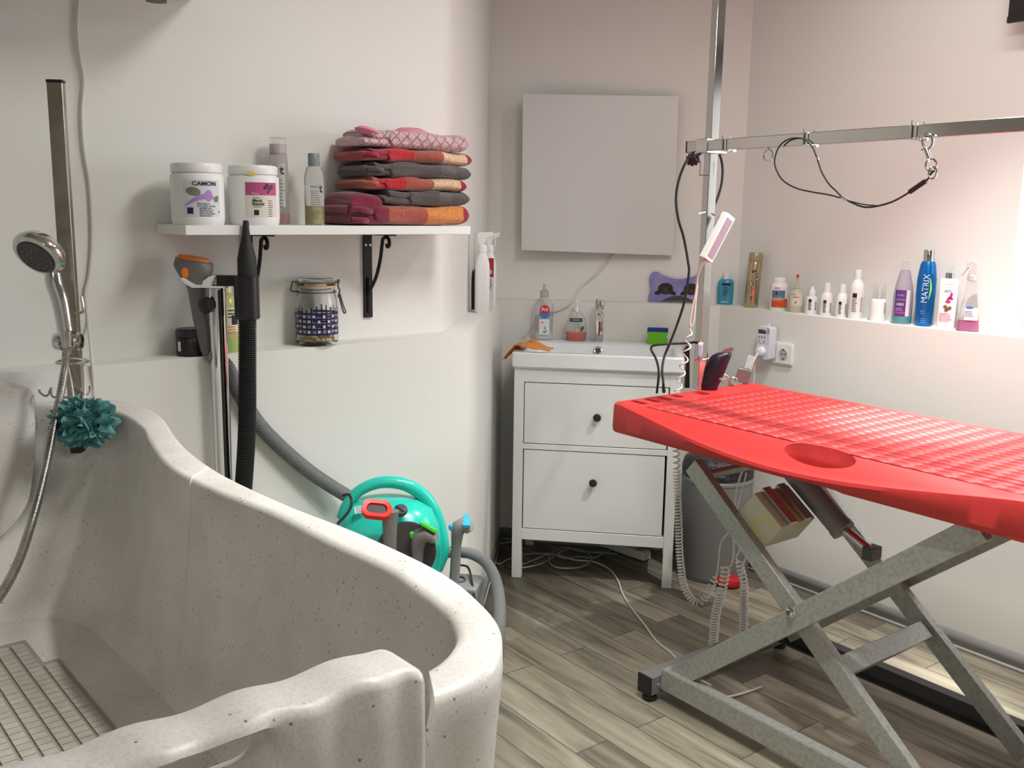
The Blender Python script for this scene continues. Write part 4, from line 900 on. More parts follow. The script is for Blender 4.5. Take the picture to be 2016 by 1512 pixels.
for a, b, g0, g1, kpx in ((zm1, zt0, .003, .004, (1176, 821)), (zr1, zm0, .004, .0075, (1168, 949))):
    m = MB(); m.box((Wc/2+(g0-g1)/2, .014, (a+b)/2), (Wc-2*lg-g0-g1, .018, b-a-.006)); d = m.build('drawer_front', WHITE, t, bev=.001)
    kp = PL(*kpx, nz, nz.dot(SV)+.012+.003); loc = kp-(SV+ez*.01+nz*.012); kx, kz = loc.dot(ez), kp.z
    m = MB(); m.lathe([(.006, 0), (.006, .01), (.0135, .014), (.015, .019), (.013, .024), (0, .026)], 24, Matrix.Translation((kx, .005, kz)) @ Matrix.Rotation(PI/2, 4, 'X')); k = m.build('knob', mat('knob_black', (.02, .02, .02), .4), t); k.parent = d
m = MB(); m.box((Wc/2, .03, (zr0+Hc)/2), (Wc-2*lg, .004, Hc-zr0-.01)); m.build('gap_shade_sheet', mat('gap_shade', (.03, .03, .03), .8), t)  # dark sheet behind the drawer fronts, its colour paints shade into the gaps
# washbasin
t = thing('washbasin', 'white ceramic washbasin with overflow ring on top of the sink cabinet', 'washbasin', SV+V((0, 0, Hc)), math.atan2(ez.y, ez.x)); hB = HV-Hc; WS = .62
m = MB()
def rr_(x0, x1, y0, y1, r, z, n=6): return [((x0+x1)/2+x, (y0+y1)/2+y, z) for x, y in rrect(x1-x0, y1-y0, r, n)]
rs = [rr_(.004, WS-.004, .004, DS, .012, .0), rr_(0, WS, 0, DS, .014, .006), rr_(0, WS, 0, DS, .014, hB-.006), rr_(.003, WS-.003, .003, DS-.002, .013, hB-.001), rr_(.01, WS-.01, .01, DS-.01, .014, hB),
      rr_(.028, WS-.028, .022, DS-.125, .03, hB), rr_(.036, WS-.036, .03, DS-.133, .035, hB-.005), rr_(.05, WS-.05, .045, DS-.15, .05, hB-.06), rr_(.08, WS-.08, .075, DS-.175, .05, hB-.095), rr_(.2, WS-.2, .15, DS-.22, .03, hB-.1)]
m.loft(rs, cap=True); m.build('basin', CERAM, t, smooth=28)
ov = V((PL(1177, 690, nz, nz.dot(SV)+DS-.14)-SV).dot(ez) and (0, 0, 0)); op = PL(1177, 690, nz, nz.dot(SV)+DS-.145); ox = (op-SV).dot(ez)
m = MB(); m.lathe([(.0105, .001), (.0165, .0), (.0165, .003), (.0135, .005), (.0105, .003)], 28, Matrix.Translation((ox, DS-.144, hB-.024)) @ Matrix.Rotation(PI/2-.2, 4, 'X'), cap=False); m.build('overflow_ring', CHROME, t)
m = MB(); m.lathe([(0, .0), (.0105, .0), (.0105, .001)], 20, Matrix.Translation((ox, DS-.144, hB-.024)) @ Matrix.Rotation(PI/2-.2, 4, 'X')); m.build('overflow_hole', DGREY, t)
# things standing on the basin rim
def onbasin(px, yb, back, name, label, cat, group=None):
    p = PL(px, yb, nz, nz.dot(SV)+DS-back); p.z = HV; return thing(name, label, cat, p, face_rot(p), group), p
t, p = onbasin(1179, 668, .07, 'mixer_tap', 'chrome single-lever tap in the middle of the washbasin', 'tap'); h = ZA(p, 588)-HV; s = MPP(p)
m = MB(); m.loft([rr_(-.0165, .0165, -.018, .016, .006, z) for z in (0, .004, h*.72)], cap=True); m.build('tap_body', CHROME, t, bev=.001)
m = MB(); m.loft([rr_(-.017, .017, -.02, .018, .007, h*.76), rr_(-.018, .018, -.024, .018, .007, h*.88), [(x, y, z+(.006 if x < 0 else 0)) for x, y, z in rr_(-.017, .017, -.03, .016, .007, h*.96)]], cap=True); m.build('lever', CHROME, t)
m = MB(); m.tube([(0, -.01, h*.64), (0, -.07, h*.6), (0, -.085, h*.59)], .011, 20); m.box((0, -.019, h*.33), (.004, .004, h*.34), None, 1); m.build('spout', [CHROME, BLACK], t)
# dish soap
t, p = onbasin(1070, 660, .05, 'dish_soap', 'clear dish soap bottle with round red and blue logo, leftmost on the washbasin', 'bottle'); h = ZA(p, 559)-HV; r = 18*MPP(p)
m = MB(); m.loft([[(r*k*math.cos(a), r*k*.62*math.sin(a), z) for a in [2*PI*q/32 for q in range(32)]] for z, k in ((0, .85), (.004, .95), (h*.3, 1), (h*.55, 1.02), (h*.65, .95), (h*.72, .7), (h*.76, .46), (h*.78, .44))], cap=True); m.build('bottle_body', CLEARP, t, smooth=60)
m = MB(); m.loft([[(r*k*math.cos(a), r*k*.58*math.sin(a), z) for a in [2*PI*q/32 for q in range(32)]] for z, k in ((.003, .88), (h*.02, .93), (h*.15, .95))], cap=True); m.build('liquid', mat('milky_liquid', (.7, .72, .66), .3), t)
lathe_part('cap', [(r*.46, h*.77), (r*.46, h*.88), (r*.3, h*.89), (r*.16, h*.92), (r*.12, h), (0, h)], mat('clear_cap', (.6, .6, .57), .3, trans=.5), t)
m = MB(); y_ = -r*.64; blob(m, ell(.003, h*.49, r*.57, r*.62), None, .001, 1, y_); blob(m, ell(.003, h*.55, r*.5, r*.5), None, .0016, 0, y_); patch(m, -r*.5, r*.62, h*.1, h*.38, None, .0008, 2, 1, y_); text_on(m, 'Pril', .0185, .003, h*.55, None, .0022, 2, True, y=y_)
blob(m, ell(.005, h*.22, .004, .007), None, .0014, 3, y_); blob(m, ell(-.006, h*.32, .004, .005), None, .0014, 4, y_); blob(m, ell(.004, h*.15, .008, .003), None, .0014, 1, y_); blob(m, ell(.01, h*.18, .003, .003), None, .0015, 5, y_)
m.build('label', [mat('logo_red', (.65, .02, .02), .4), mat('logo_blue', (.03, .2, .6), .4), LWHITE, mat('leaf_grey', (.25, .35, .4), .5), ORANGE, GREEN], t, smooth=0)
# hand soap
t, p = onbasin(1134, 666, .06, 'hand_soap', 'clear pump bottle with orange hand soap left of the tap', 'bottle'); h = ZA(p, 590)-HV; r = 21*MPP(p)
SP = ((0, .82), (.003, .9), (h*.22, 1.0), (h*.42, .95), (h*.56, .78), (h*.68, .45), (h*.72, .3))
m = MB(); m.loft([[(r*k*math.cos(a), r*k*.6*math.sin(a), z) for a in [2*PI*q/32 for q in range(32)]] for z, k in SP], cap=True); m.build('bottle_body', CLEARP, t, smooth=60)
m = MB(); m.loft([[(r*k*math.cos(a), r*k*.58*math.sin(a), z) for a in [2*PI*q/32 for q in range(32)]] for z, k in ((.003, .84), (.006, .9), (h*.22, .985))], cap=True); m.build('liquid', mat('orange_soap', (.8, .12, .04), .15, trans=.3), t)
m = MB(); m.lathe([(.009, h*.71), (.009, h*.8), (.004, h*.82), (.004, h*.95), (.008, h*.96), (.008, h), (0, h)], 18); m.box((0, -.014, h*.975), (.008, .026, .006)); m.tube([(0, 0, .01), (0, 0, h*.7)], .002, 8); m.build('pump', WPLAS, t)
m = MB(); y_ = -r*.62; patch(m, -r*.62, r*.55, h*.48, h*.57, None, .0008, 0, 1, y_); text_on(m, 'PALMOLIVE', .0052, -.001, h*.525, None, .0014, 1, True, y=y_); blob(m, ell(r*.55, h*.32, .0055, .011, rot=-.5), None, .0009, 0, y_-.0); blob(m, ell(r*.15, h*.28, .0045, .006), None, .0008, 2, y_)
m.build('label', [mat('dark_green', (.01, .09, .05), .5), LWHITE, mat('yellow_print', (.75, .5, .05), .5)], t, smooth=0)
# scouring sponge
t, p = onbasin(1294, 673, .07, 'scouring_sponge', 'green kitchen sponge with blue scouring side on the right of the washbasin', 'sponge'); h = ZA(p, 646)-HV
m = MB(); m.prism([(-.039, 0), (.039, 0), (.041, h*.25), (.034, h*.5), (.041, h*.72), (.041, h*.8), (-.041, h*.8), (-.041, h*.7), (-.034, h*.5), (-.041, h*.25)], -.022, .022, Matrix.Rotation(PI/2, 4, 'X')); m.build('foam', mat('sponge_green', (.13, .5, .02), .9, bump=(500, .5, .003)), t, bev=.002)
m = MB(); m.box((0, 0, h*.9), (.08, .044, h*.2)); m.build('scouring_pad', mat('scour_blue', (.03, .05, .3), .95, bump=(600, 1, .006)), t, bev=.002)
# orange cloth over the left corner
cl = SV+ez*.03+nz*.14; t = thing('cleaning_cloth', 'orange cleaning cloth draped over the left rim of the washbasin', 'cloth', cl+V((0, 0, HV)))
m = MB(); rs = []
cpx = [(993, 690, 1004, 702), (998, 680, 1004, 688), (1010, 671, 1010, 678), (1025, 665, 1022, 674), (1040, 666, 1035, 678), (1056, 669, 1050, 683), (1067, 672, 1062, 689), (1078, 673, 1070, 690)]
NXc, NYc = 30, 14
def clothz(a, b):  # a across left-right metres, b depth
    z = HV+.006+.019*math.exp(-((a-.045)/.05)**2)+.003*math.sin(a*60+b*25)
    if a < .0: z = HV+.012-(-a)**1.1*1.6
    return z
for i in range(NXc+1):
    a = -.04+.175*i/NXc; row = []
    for j in range(NYc+1):
        b_ = j/NYc; d_ = .02+.13*b_+.02*math.sin(i*.2); q = SV+ez*(a+.01*b_*(1 if a < .05 else .3))+nz*d_; row.append(V((q.x, q.y, clothz(a, d_)+.004*math.sin(b_*9+i*.3))))
    rs.append(row)
m.loft(rs, closed_ring=False); o = m.build('cloth', mat('orange_cloth', (.75, .27, .07), .9, bump=(500, .4, .002)), t, world=True, smooth=80); sd = o.modifiers.new('s', 'SOLIDIFY'); sd.thickness = .003; sd.offset = 1
# ================================================================== MIRROR AND ITS CABLE
OM = OUB-.03
mR = PL(1330, 350, nB, OM); nM = (Matrix.Rotation(math.radians(5), 3, 'Z') @ nB); OMR = nM.dot(mR)
ma, mb_, mc, md = PL(1030, 185, nM, OMR), PL(1336, 190, nM, OMR), PL(1325, 503, nM, OMR), PL(1027, 492, nM, OMR)
t = thing('square_panel', 'frameless square pale grey satin panel hanging on the back wall above the washbasin', 'panel', md)
fr_ = -nB*.004
m = MB(); q4 = [md, mc, mb_, ma]; m.add(q4+[p+nB*.012 for p in q4], [(0, 1, 2, 3), (7, 6, 5, 4), (0, 1, 5, 4), (1, 2, 6, 5), (2, 3, 7, 6), (3, 0, 4, 7)]); m.build('backing_board', mat('panel_edge', (.3, .33, .31), .3), t, world=True)
m = MB(); m.add([p+fr_ for p in q4]+[p-nB*.0005 for p in q4], [(0, 1, 2, 3), (7, 6, 5, 4), (0, 1, 5, 4), (1, 2, 6, 5), (2, 3, 7, 6), (3, 0, 4, 7)]); m.build('front_sheet', mat('panel_satin', (.62, .625, .61), .4, .15), t, world=True)
m = MB(); cq = (ma+mb_+mc+md)/4; m.add([cq+(p-cq)*.6+nB*(.012 if k == 0 else OUB-.001-nB.dot(cq+(p-cq)*.6)) for k in (0, 1) for p in q4], [(0, 1, 2, 3), (7, 6, 5, 4), (0, 1, 5, 4), (1, 2, 6, 5), (2, 3, 7, 6), (3, 0, 4, 7)]); m.build('mounting_frame', DKGALV, t, world=True)
m = MB(); m.tube(sm([PL(1222, 485, nB, OUB-.006), PL(1205, 505, nB, OUB-.006), PL(1185, 530, nB, OUB-.006), PL(1160, 552, nB, OUB-.008), PL(1140, 570, nB, OUB-.01), PL(1125, 595, nB, OB-.008), PL(1108, 608, nB, OB-.006), PL(1085, 615, nB, OB-.006), PL(1065, 620, nB, OB-.006), PL(1045, 645, nB, OB-.006), PL(1030, 664, nB, OB-.008)], 6), .0032, 8)
tag(m.build('panel_cable', CABLEW), 'white cable dropping from behind the square wall panel to the washbasin', 'cable')

# ================================================================== RIGHT LEDGE
def onledge(px, yb, back, name, label, cat, n=None, o=None, group=None):
    n = nR if n is None else n; o = OUR if o is None else o
    p = PL(px, yb, n, o-back); p.z = ZL; return thing(name, label, cat, p, face_rot(p), group), p
# bone-shaped plaque
n_, o_ = nB, OUB-.012
pb0 = PL(1277, 598, n_, o_); pb1 = PL(1392, 598, n_, o_); pt0 = PL(1290, 535, n_, o_)
t = thing('bone_plaque', 'violet bone-shaped tin plaque with two black puppies, standing on the back ledge', 'plaque', V((pb0.x, pb0.y, ZL)), math.atan2(eB.y, eB.x)); Wb = (pb1-pb0).length; Hb = pt0.z-ZL
bone = sm([V((.0, .22*Hb, 0)), V((.02*Wb, .03*Hb, 0)), V((.16*Wb, .0, 0)), V((.3*Wb, .1*Hb, 0)), V((.5*Wb, .15*Hb, 0)), V((.7*Wb, .1*Hb, 0)), V((.84*Wb, 0, 0)), V((.98*Wb, .03*Hb, 0)), V((Wb, .22*Hb, 0)), V((.97*Wb, .45*Hb, 0)),
           V((Wb, .75*Hb, 0)), V((.97*Wb, .95*Hb, 0)), V((.87*Wb, Hb, 0)), V((.75*Wb, .88*Hb, 0)), V((.5*Wb, .78*Hb, 0)), V((.25*Wb, .88*Hb, 0)), V((.13*Wb, Hb, 0)), V((.03*Wb, .95*Hb, 0)), V((0, .75*Hb, 0)), V((.03*Wb, .45*Hb, 0))], 5, closed=True)
MF = Matrix.Rotation(PI/2, 4, 'X')
m = MB(); m.prism([(p.x, max(p.y, 0)) for p in bone], -.005, .005, MF); m.build('tin_plate', mat('violet_tin', (.2, .2, .44), .35, noise=(9, (.34, .28, .5), .45, .62)), t, bev=.002)
m = MB(); y_ = -.005
for cx in (.28, .72):
    blob(m, ell(cx*Wb, .46*Hb, .13*Wb, .19*Hb), None, .0008, 0, y_); blob(m, ell((cx-.12)*Wb, .33*Hb, .07*Wb, .07*Hb, rot=.4), None, .001, 0, y_); blob(m, ell((cx+.12)*Wb, .33*Hb, .07*Wb, .07*Hb, rot=-.4), None, .001, 0, y_)
    blob(m, ell(cx*Wb, .4*Hb, .05*Wb, .08*Hb), None, .0013, 1, y_)
blob(m, [(.25*Wb, .07*Hb), (.75*Wb, .07*Hb)]+[(Wb*(.75-.5*k/10), Hb*(.1+.14*math.sin(PI*k/10))) for k in range(11)], None, .0009, 2, y_)
m.build('puppy_print', [mat('puppy_dark', (.02, .015, .014), .6), mat('puppy_snout', (.05, .035, .03), .6), mat('print_grey', (.05, .05, .06), .6)], t, smooth=0)

def bottle(px, yb, ytop, wpx, back, name, label, group=None, cat='bottle'):
    t, p = onledge(px, yb, back, name, label, cat, group=group); return t, ZA(p, ytop)-ZL, wpx/2*MPP(p), p
# blue rubbing-lotion bottle
t, h, r, p = bottle(1427, 600, 536, 31, .05, 'lotion_bottle', 'flat light blue transparent bottle with white cap right of the bone-shaped plaque')
m = MB(); m.loft([[(r*k*math.cos(a), r*k*.55*math.sin(a), z) for a in [2*PI*q/32 for q in range(32)]] for z, k in ((0, .9), (.003, .95), (h*.5, 1), (h*.7, .98), (h*.78, .75), (h*.8, .45))], cap=True); m.build('bottle_body', mat('blue_lotion', (.06, .42, .62), .15, trans=.35), t, smooth=60)
lathe_part('cap', [(r*.38, h*.79), (r*.38, h*.99), (r*.34, h), (0, h)], WPLAS, t)
m = MB(); y_ = -r*.56; patch(m, -r*.5, r*.6, h*.6, h*.67, None, .0008, 0, 1, y_); lines(m, -r*.35, h*.52, r*.8, .006, 6, None, .001, 0, y=y_); lines(m, -r*.5, h*.1, r*1.1, .004, 2, None, .001, 1, y=y_); m.build('label', [NAVY, LWHITE], t, smooth=0)
# gold hairspray can
t, h, r, p = bottle(1478, 604, 497, 27, .05, 'hairspray_can', 'tall gold aerosol can with dark swirl lettering, leaning slightly')
GOLD = mat('gold_can', (.5, .4, .24), .25, .85)
lathe_part('can_body', [(r*.96, 0), (r, .003), (r, h*.8), (r*.92, h*.83)], GOLD, t); lathe_part('cap', [(r*.98, h*.83), (r*.99, h*.835), (r*.98, h*.97), (r*.85, h), (0, h)], mat('gold_cap', (.36, .3, .19), .35, .3), t)
m = MB(); text_on(m, 'flex', .013, -.001, h*.67, r, .001, 0, True, rot=.6)
P_ = sm([V((-.016, h*.3, 0)), V((-.01, h*.27, 0)), V((-.007, h*.36, 0)), V((-.009, h*.48, 0)), V((-.003, h*.41, 0)), V((.004, h*.36, 0)), V((.004, h*.46, 0)), V((.003, h*.57, 0)), V((.015, h*.61, 0)), V((.018, h*.57, 0)), V((.008, h*.51, 0)), V((.017, h*.53, 0))], 5)
for w_, mi, of in ((.0035, 0, .001), (.0015, 1, .0016)):
    for a, b in zip(P_, P_[1:]):
        d = (b-a).normalized(); n2 = V((-d.y, d.x, 0))*w_; m.add([wrap_pt(q.x, q.y, r, of) for q in (a-n2-d*.0005, b-n2+d*.0005, b+n2+d*.0005, a+n2-d*.0005)], [(0, 1, 2, 3)], mi=mi)
lines(m, -.008, h*.2, .012, .005, 3, r, .001, 0)
m.build('print', [NAVY, mat('champagne_print', (.6, .52, .38), .4)], t, smooth=0); t.rotation_euler.y = .045
# white bottle with orange label
t, h, r, p = bottle(1531, 612, 546, 34, .055, 'powder_bottle', 'white bottle with orange label band and small photo, left of the cream squeeze bottle')
lathe_part('bottle_body', [(r*.95, 0), (r, .003), (r, h*.66), (r*.97, h*.76), (r*.8, h*.83), (r*.7, h*.84)], WPLAS, t); lathe_part('cap', [(r*.7, h*.84), (r*.7, h*.98), (r*.64, h), (0, h)], WPLAS, t)
m = MB(); patch(m, -r*.85, r*1.25, h*.1, h*.37, r, .0006, 0, 14); patch(m, -r*.8, r*.75, h*.39, h*.62, r, .0006, 1, 10); blob(m, ell(.006, h*.43, .008, .003), r, .001, 2); blob(m, ell(-.008, h*.53, .004, .005), r, .001, 3); lines(m, -r*.5, h*.7, r*.8, .004, 2, r, .001, 4); lines(m, -r*.7, h*.33, r*1.6, .0045, 1, r, .001, 5); lines(m, -r*.7, h*.26, r*1.4, .004, 4, r, .001, 6)
m.build('label', [mat('orange_label', (.6, .11, .02), .5), mat('photo_blue', (.12, .17, .3), .5), GREEN, NAVY, REDP, LWHITE, mat('orange_dark', (.4, .06, .01), .5)], t, smooth=0)
# cream squeeze bottle with red tip
t, h, r, p = bottle(1566, 616, 540, 28, .055, 'squeeze_bottle', 'cream squeeze bottle with a tiny red tip, beside the orange-labelled white bottle')
CRP = mat('cream_plastic', (.66, .58, .42), .35, trans=.2)
lathe_part('bottle_body', [(r*.9, 0), (r, .006), (r, h*.42), (r*.93, h*.5), (r*.6, h*.58), (r*.5, h*.6)], CRP, t); lathe_part('nozzle', [(r*.5, h*.58), (r*.48, h*.63), (r*.22, h*.7), (r*.14, h*.92)], mat('clear_cream', (.7, .66, .55), .3, trans=.5), t)
lathe_part('tip', [(r*.2, h*.91), (r*.18, h*.99), (r*.1, h), (0, h)], REDP, t)
m = MB(); patch(m, -r*.9, r*.95, h*.18, h*.5, r, .0006, 0, 12); text_on(m, 'bioDar', .008, -.002, h*.41, r, .001, 1, True); lines(m, -r*.8, h*.47, r*1.0, .004, 1, r, .001, 2); blob(m, ell(-.002, h*.27, .003, .007, rot=-.3), r, .001, 3); m.build('label', [CREAM, GINK, NAVY, mat('brown_print', (.3, .2, .1), .5)], t, smooth=0)
# five small white bottles
def wbottle(px, yb, ytop, wpx, label, kind, txt=True):
    t, h, r, p = bottle(px, yb, ytop, wpx, .055, 'product_bottle', label, 'small white bottles on the right ledge')
    if kind == 'drop':
        lathe_part('bottle_body', [(r*.95, 0), (r, .003), (r, h*.55), (r*.93, h*.6), (r*.6, h*.63)], WPLAS, t); lathe_part('cap', [(r*.58, h*.62), (r*.58, h*.8), (r*.45, h*.85), (r*.25, h*.95), (r*.1, h), (0, h)], WPLAS, t); zt_ = .52
    elif kind == 'pump':
        lathe_part('bottle_body', [(r*.98, 0), (r, .003), (r*.98, h*.52), (r*.85, h*.57), (r*.8, h*.58)], WPLAS, t); lathe_part('pump', [(r*.3, h*.58), (r*.4, h*.75), (r*.3, h*.9), (0, h*.92)], WPLAS, t)
        lathe_part('overcap', [(r*.8, h*.585), (r*.78, h*.9), (r*.7, h*.98), (r*.4, h), (0, h)], CLEARP, t); zt_ = .5
    elif kind == 'tall':
        lathe_part('bottle_body', [(r*.95, 0), (r, .003), (r, h*.6), (r*.9, h*.7), (r*.5, h*.8)], WPLAS, t); lathe_part('cap', [(r*.47, h*.79), (r*.47, h*.98), (r*.42, h), (0, h)], WPLAS, t); zt_ = .52
    else:
        lathe_part('bottle_body', [(r*.95, 0), (r, .003), (r, h*.5), (r*.88, h*.64), (r*.58, h*.72)], WPLAS, t); lathe_part('cap', [(r*.57, h*.71), (r*.52, h*.95), (r*.45, h), (0, h)], WPLAS, t); zt_ = .47
    m = MB()
    if kind != 'pump':
        q = r*.3 if kind == 'tall' else r*.24; cx = -r*.25; patch(m, cx-q, cx+q, h*(zt_-.08), h*(zt_-.08)+2*q, r, .0007, 0, 3)
        for k in range(7): zz_ = h*(zt_-.12)-k*h*.042; lines(m, cx-q, zz_, q*2.2, .01, 1, r, .0009, 1, seed=k)
        for k in range(7): lines(m, r*.62, h*(zt_-.1)-k*h*.045, r*.3, .01, 1, r, .0009, 1, seed=k+9)
    else: lines(m, r*.75, h*.46, r*.3, .0065, 6, r, .0009, 0)
    m.build('print', [NAVY, GINK], t, smooth=0)
wbottle(1596, 620, 563, 23, 'small white dropper bottle with pointed cap, next to the cream squeeze bottle', 'drop')
wbottle(1625, 623, 557, 24, 'small white bottle with tapered cap, right of the pointed dropper bottle', 'std')
wbottle(1655, 626, 559, 23, 'small white bottle with tapered cap, left of the tallest white bottle', 'std')
wbottle(1683, 628, 531, 28, 'tallest plain white bottle with dark blue square in the row on the ledge', 'tall')
wbottle(1727, 633, 556, 30, 'white pump bottle with clear dome cap left of the purple-labelled bottle', 'pump')
# purple label bottle
t, h, r, p = bottle(1774, 637, 515, 37, .055, 'conditioner_bottle', 'hazy tall bottle with purple label and teal liquid, left of the blue bottle')
lathe_part('bottle_body', [(r*.95, 0), (r, .003), (r*.97, h*.45), (r*.85, h*.62), (r*.55, h*.82), (r*.48, h*.86)], mat('lilac_plastic', (.52, .48, .56), .2, trans=.4, ior=1.1), t)
lathe_part('liquid', [(r*.93, .002), (r*1.003, .005), (r*1.003, h*.13), (0, h*.13)], mat('teal_liquid', (.08, .3, .33), .2), t); lathe_part('cap', [(r*.42, h*.86), (r*.4, h*.97), (r*.2, h), (0, h)], CLEARP, t)
m = MB(); patch(m, -r*.85, r*.3, h*.13, h*.55, r, .0007, 0, 8); patch(m, r*.3, r*.7, h*.13, h*.55, r, .0007, 1, 4); text_on(m, 'PURE', .0095, -r*.25, h*.465, r, .0012, 2); text_on(m, 'KERATIN', .0072, -r*.27, h*.395, r, .0012, 2); text_on(m, 'H2O', .011, -r*.27, h*.32, r, .0012, 1, True); lines(m, -r*.7, h*.25, r*.85, .006, 2, r, .0012, 2)
patch(m, -r*.87, r*.3, h*.175, h*.2, r, .001, 3, 8); m.build('label', [mat('purple_label', (.1, .035, .2), .5), LWHITE, mat('lilac_print', (.45, .35, .6), .5), MAG], t, smooth=0)
# blue bottle
t, h, r, p = bottle(1817, 641, 492, 36, .055, 'shampoo_bottle', 'tall metallic blue bottle with chrome cap and green streak on the right ledge')
lathe_part('bottle_body', [(r*.8, 0), (r*.84, .004), (r, h*.4), (r*.98, h*.62), (r*.8, h*.8), (r*.66, h*.85)], mat('metallic_blue', (.005, .13, .42), .25, .4), t); lathe_part('cap', [(r*.56, h*.85), (r*.56, h*.99), (r*.52, h), (0, h)], CHROME, t)
m = MB(); text_on(m, 'MATRIX', .026, -r*.05, h*.5, r, .0012, 0, rot=PI/2-.03, sx=1.0)
pts = [(r*.42+.0025*math.sin(PI*k/16)-.006*math.sin(PI*k/16)*0+.006*math.cos(PI*(k/16-.5))-.004, h*(.35+.3*k/16)) for k in range(17)]+[(r*.42+.006*math.cos(PI*(k/16-.5))-.004-.0035*math.sin(PI*k/16), h*(.35+.3*k/16)) for k in range(16, -1, -1)]
blob(m, pts, r, .0012, 1); lines(m, -r*.4, h*.2, r*.5, .008, 2, r, .0012, 2); lines(m, -r*.3, h*.1, r*.5, .006, 3, r, .0012, 2); m.build('print', [mat('silver_print', (.6, .66, .72), .4), mat('lime_print', (.25, .75, .08), .4), mat('mid_blue_print', (.05, .3, .6), .4)], t, smooth=0)
# white squarish bottle with flower
t, h, r, p = bottle(1861, 645, 525, 36, .055, 'spray_bottle', 'white rectangular spray bottle with magenta flower between the blue and pink bottles')
m = MB(); m.loft([[(x*k, y*k, z) for x, y in rrect(2*r*.92, 1.4*r, r*.25)] for z, k in ((0, .96), (.003, 1), (h*.79, .98), (h*.81, .9))], cap=True); m.build('bottle_body', WPLAS, t, smooth=50)
lathe_part('collar', [(r*.44, h*.8), (r*.44, h*.9), (r*.4, h*.905)], CHROME, t); lathe_part('sprayer', [(r*.25, h*.9), (r*.32, h*.94), (r*.3, h), (0, h)], CLEARP, t)
m = MB(); y_ = -r*.7; text_on(m, 'GRAPEFRUIT', .0058, .001, h*.72, None, .001, 0, y=y_); text_on(m, 'SCHALL', .005, .001, h*.67, None, .001, 0, y=y_); lines(m, -r*.4, h*.62, r*.9, .005, 2, None, .001, 0, y=y_)
for ang, cx, cz in ((.6, .003, .49), (-.5, .008, .5), (1.4, .009, .55), (-.1, .001, .44)): blob(m, ell(cx, h*cz, .008, .004, rot=ang), None, .001, 1, y_)
for cx, cz, q in ((-.006, .36, .006), (.0, .32, .006), (.007, .34, .006), (-.003, .3, .005)): blob(m, ell(cx, h*cz, q, q*.9), None, .0013, 2, y_)
lines(m, -r*.7, h*.24, r*1.3, .006, 5, None, .001, 3, y=y_); m.build('label', [GINK, mat('flower_magenta', (.42, .03, .2), .5), mat('nut_brown', (.22, .11, .06), .6), mat('pink_print', (.65, .2, .35), .5)], t, smooth=0)
# pink cone spray bottle
t, h, r, p = bottle(1904, 651, 512, 44, .06, 'spray_bottle', 'clear cone-shaped trigger bottle with pink liquid, rightmost on the ledge by the window')
m = MB(); m.loft([[(x*k, y*k, z) for x, y in rrect(2*r*.95, 1.5*r, r*.4)] for z, k in ((0, .97), (.004, 1), (h*.25, .82), (h*.5, .58), (h*.68, .42), (h*.72, .36))], cap=True); m.build('bottle_body', CLEARP, t, smooth=50)
m = MB(); m.loft([[(x*k, y*k, z) for x, y in rrect(2*r*.95, 1.5*r, r*.4)] for z, k in ((.002, .96), (.006, .985), (h*.16, .885))], cap=True); m.build('liquid', mat('magenta_liquid', (.6, .04, .28), .15, trans=.3), t, smooth=50)
m = MB(); m.lathe([(r*.4, h*.71), (r*.4, h*.79), (r*.3, h*.8)], 20); m.prism([(-r*.35, h*.8), (r*.3, h*.8), (r*.35, h*.93), (0, h), (-r*.5, h*.99), (-r*.55, h*.93), (-r*.15, h*.92)], -.009, .009, MF); m.tube(sm([(-r*.35, 0, h*.9), (-r*.6, 0, h*.85), (-r*.85, 0, h*.78)], 4), .0035, 8); m.build('trigger_head', mat('frosted_white', (.72, .7, .72), .3, trans=.4), t, bev=.002)
m = MB(); y_ = -r*.66; patch(m, -r*.35, r*.75, h*.16, h*.34, None, .001, 0, 1, -r*.72); blob(m, ell(.001, h*.34, .011, .004), None, .0015, 1, -r*.72); lines(m, -r*.3, h*.28, r*.7, .005, 4, None, .0015, 2, y=-r*.72); P_ = ell(.002, h*.49, .0045, .0055)
m.build('label', [mat('pale_lilac_label', (.74, .68, .74), .5), mat('blue_print', (.05, .2, .42), .5), GINK], t, smooth=0)

# ================================================================== SOCKETS
op_ = PL(1546, 697, nR, OR)
t = thing('wall_socket', 'white double wall socket, right outlet free, above the red table', 'socket', op_, math.atan2(eR.y, eR.x))
m = MB(); m.prism(rrect(.155, .081, .006), 0, .008, Matrix.Translation((-.04, 0, 0)) @ MF); m.build('cover_frame', WPLAS, t, bev=.0015)
m = MB(); m.prism(rrect(.07, .07, .003), .008, .011, MF); m.lathe([(.0195, .0112), (.021, .0112), (.021, .0135), (.0195, .0135)], 32, MF, cap=False); m.build('outlet', WPLAS, t, bev=.0008)
m = MB(); m.lathe([(0, .0112), (.0195, .0112), (.0195, .0116), (0, .0116)], 32, MF); m.build('outlet_well', mat('well_grey', (.42, .42, .41), .5), t)
m = MB()
for dx in (-.0065, .0065): m.lathe([(0, .0125), (.0026, .0125), (.0026, .0117)], 10, Matrix.Translation((dx, 0, 0)) @ MF)
for dz in (-.0175, .0175): m.box((0, -.0125, dz), (.006, .002, .005))
m.build('contacts', INK, t)
tp = PL(1509, 675, nR, OR-.03)
t = thing('timer_plug', 'white digital timer plugged into the left outlet with a round plug below its buttons', 'timer', V((tp.x, tp.y, tp.z)), math.atan2(eR.y, eR.x))
hT = .152; sT = MPP(tp); 
m = MB(); m.prism([(x, z) for x, z in rrect(.062, .125, .012)], -.018, .02, MF); m.build('housing', mat('cool_white_plastic', (.66, .67, .74), .35), t, bev=.003)
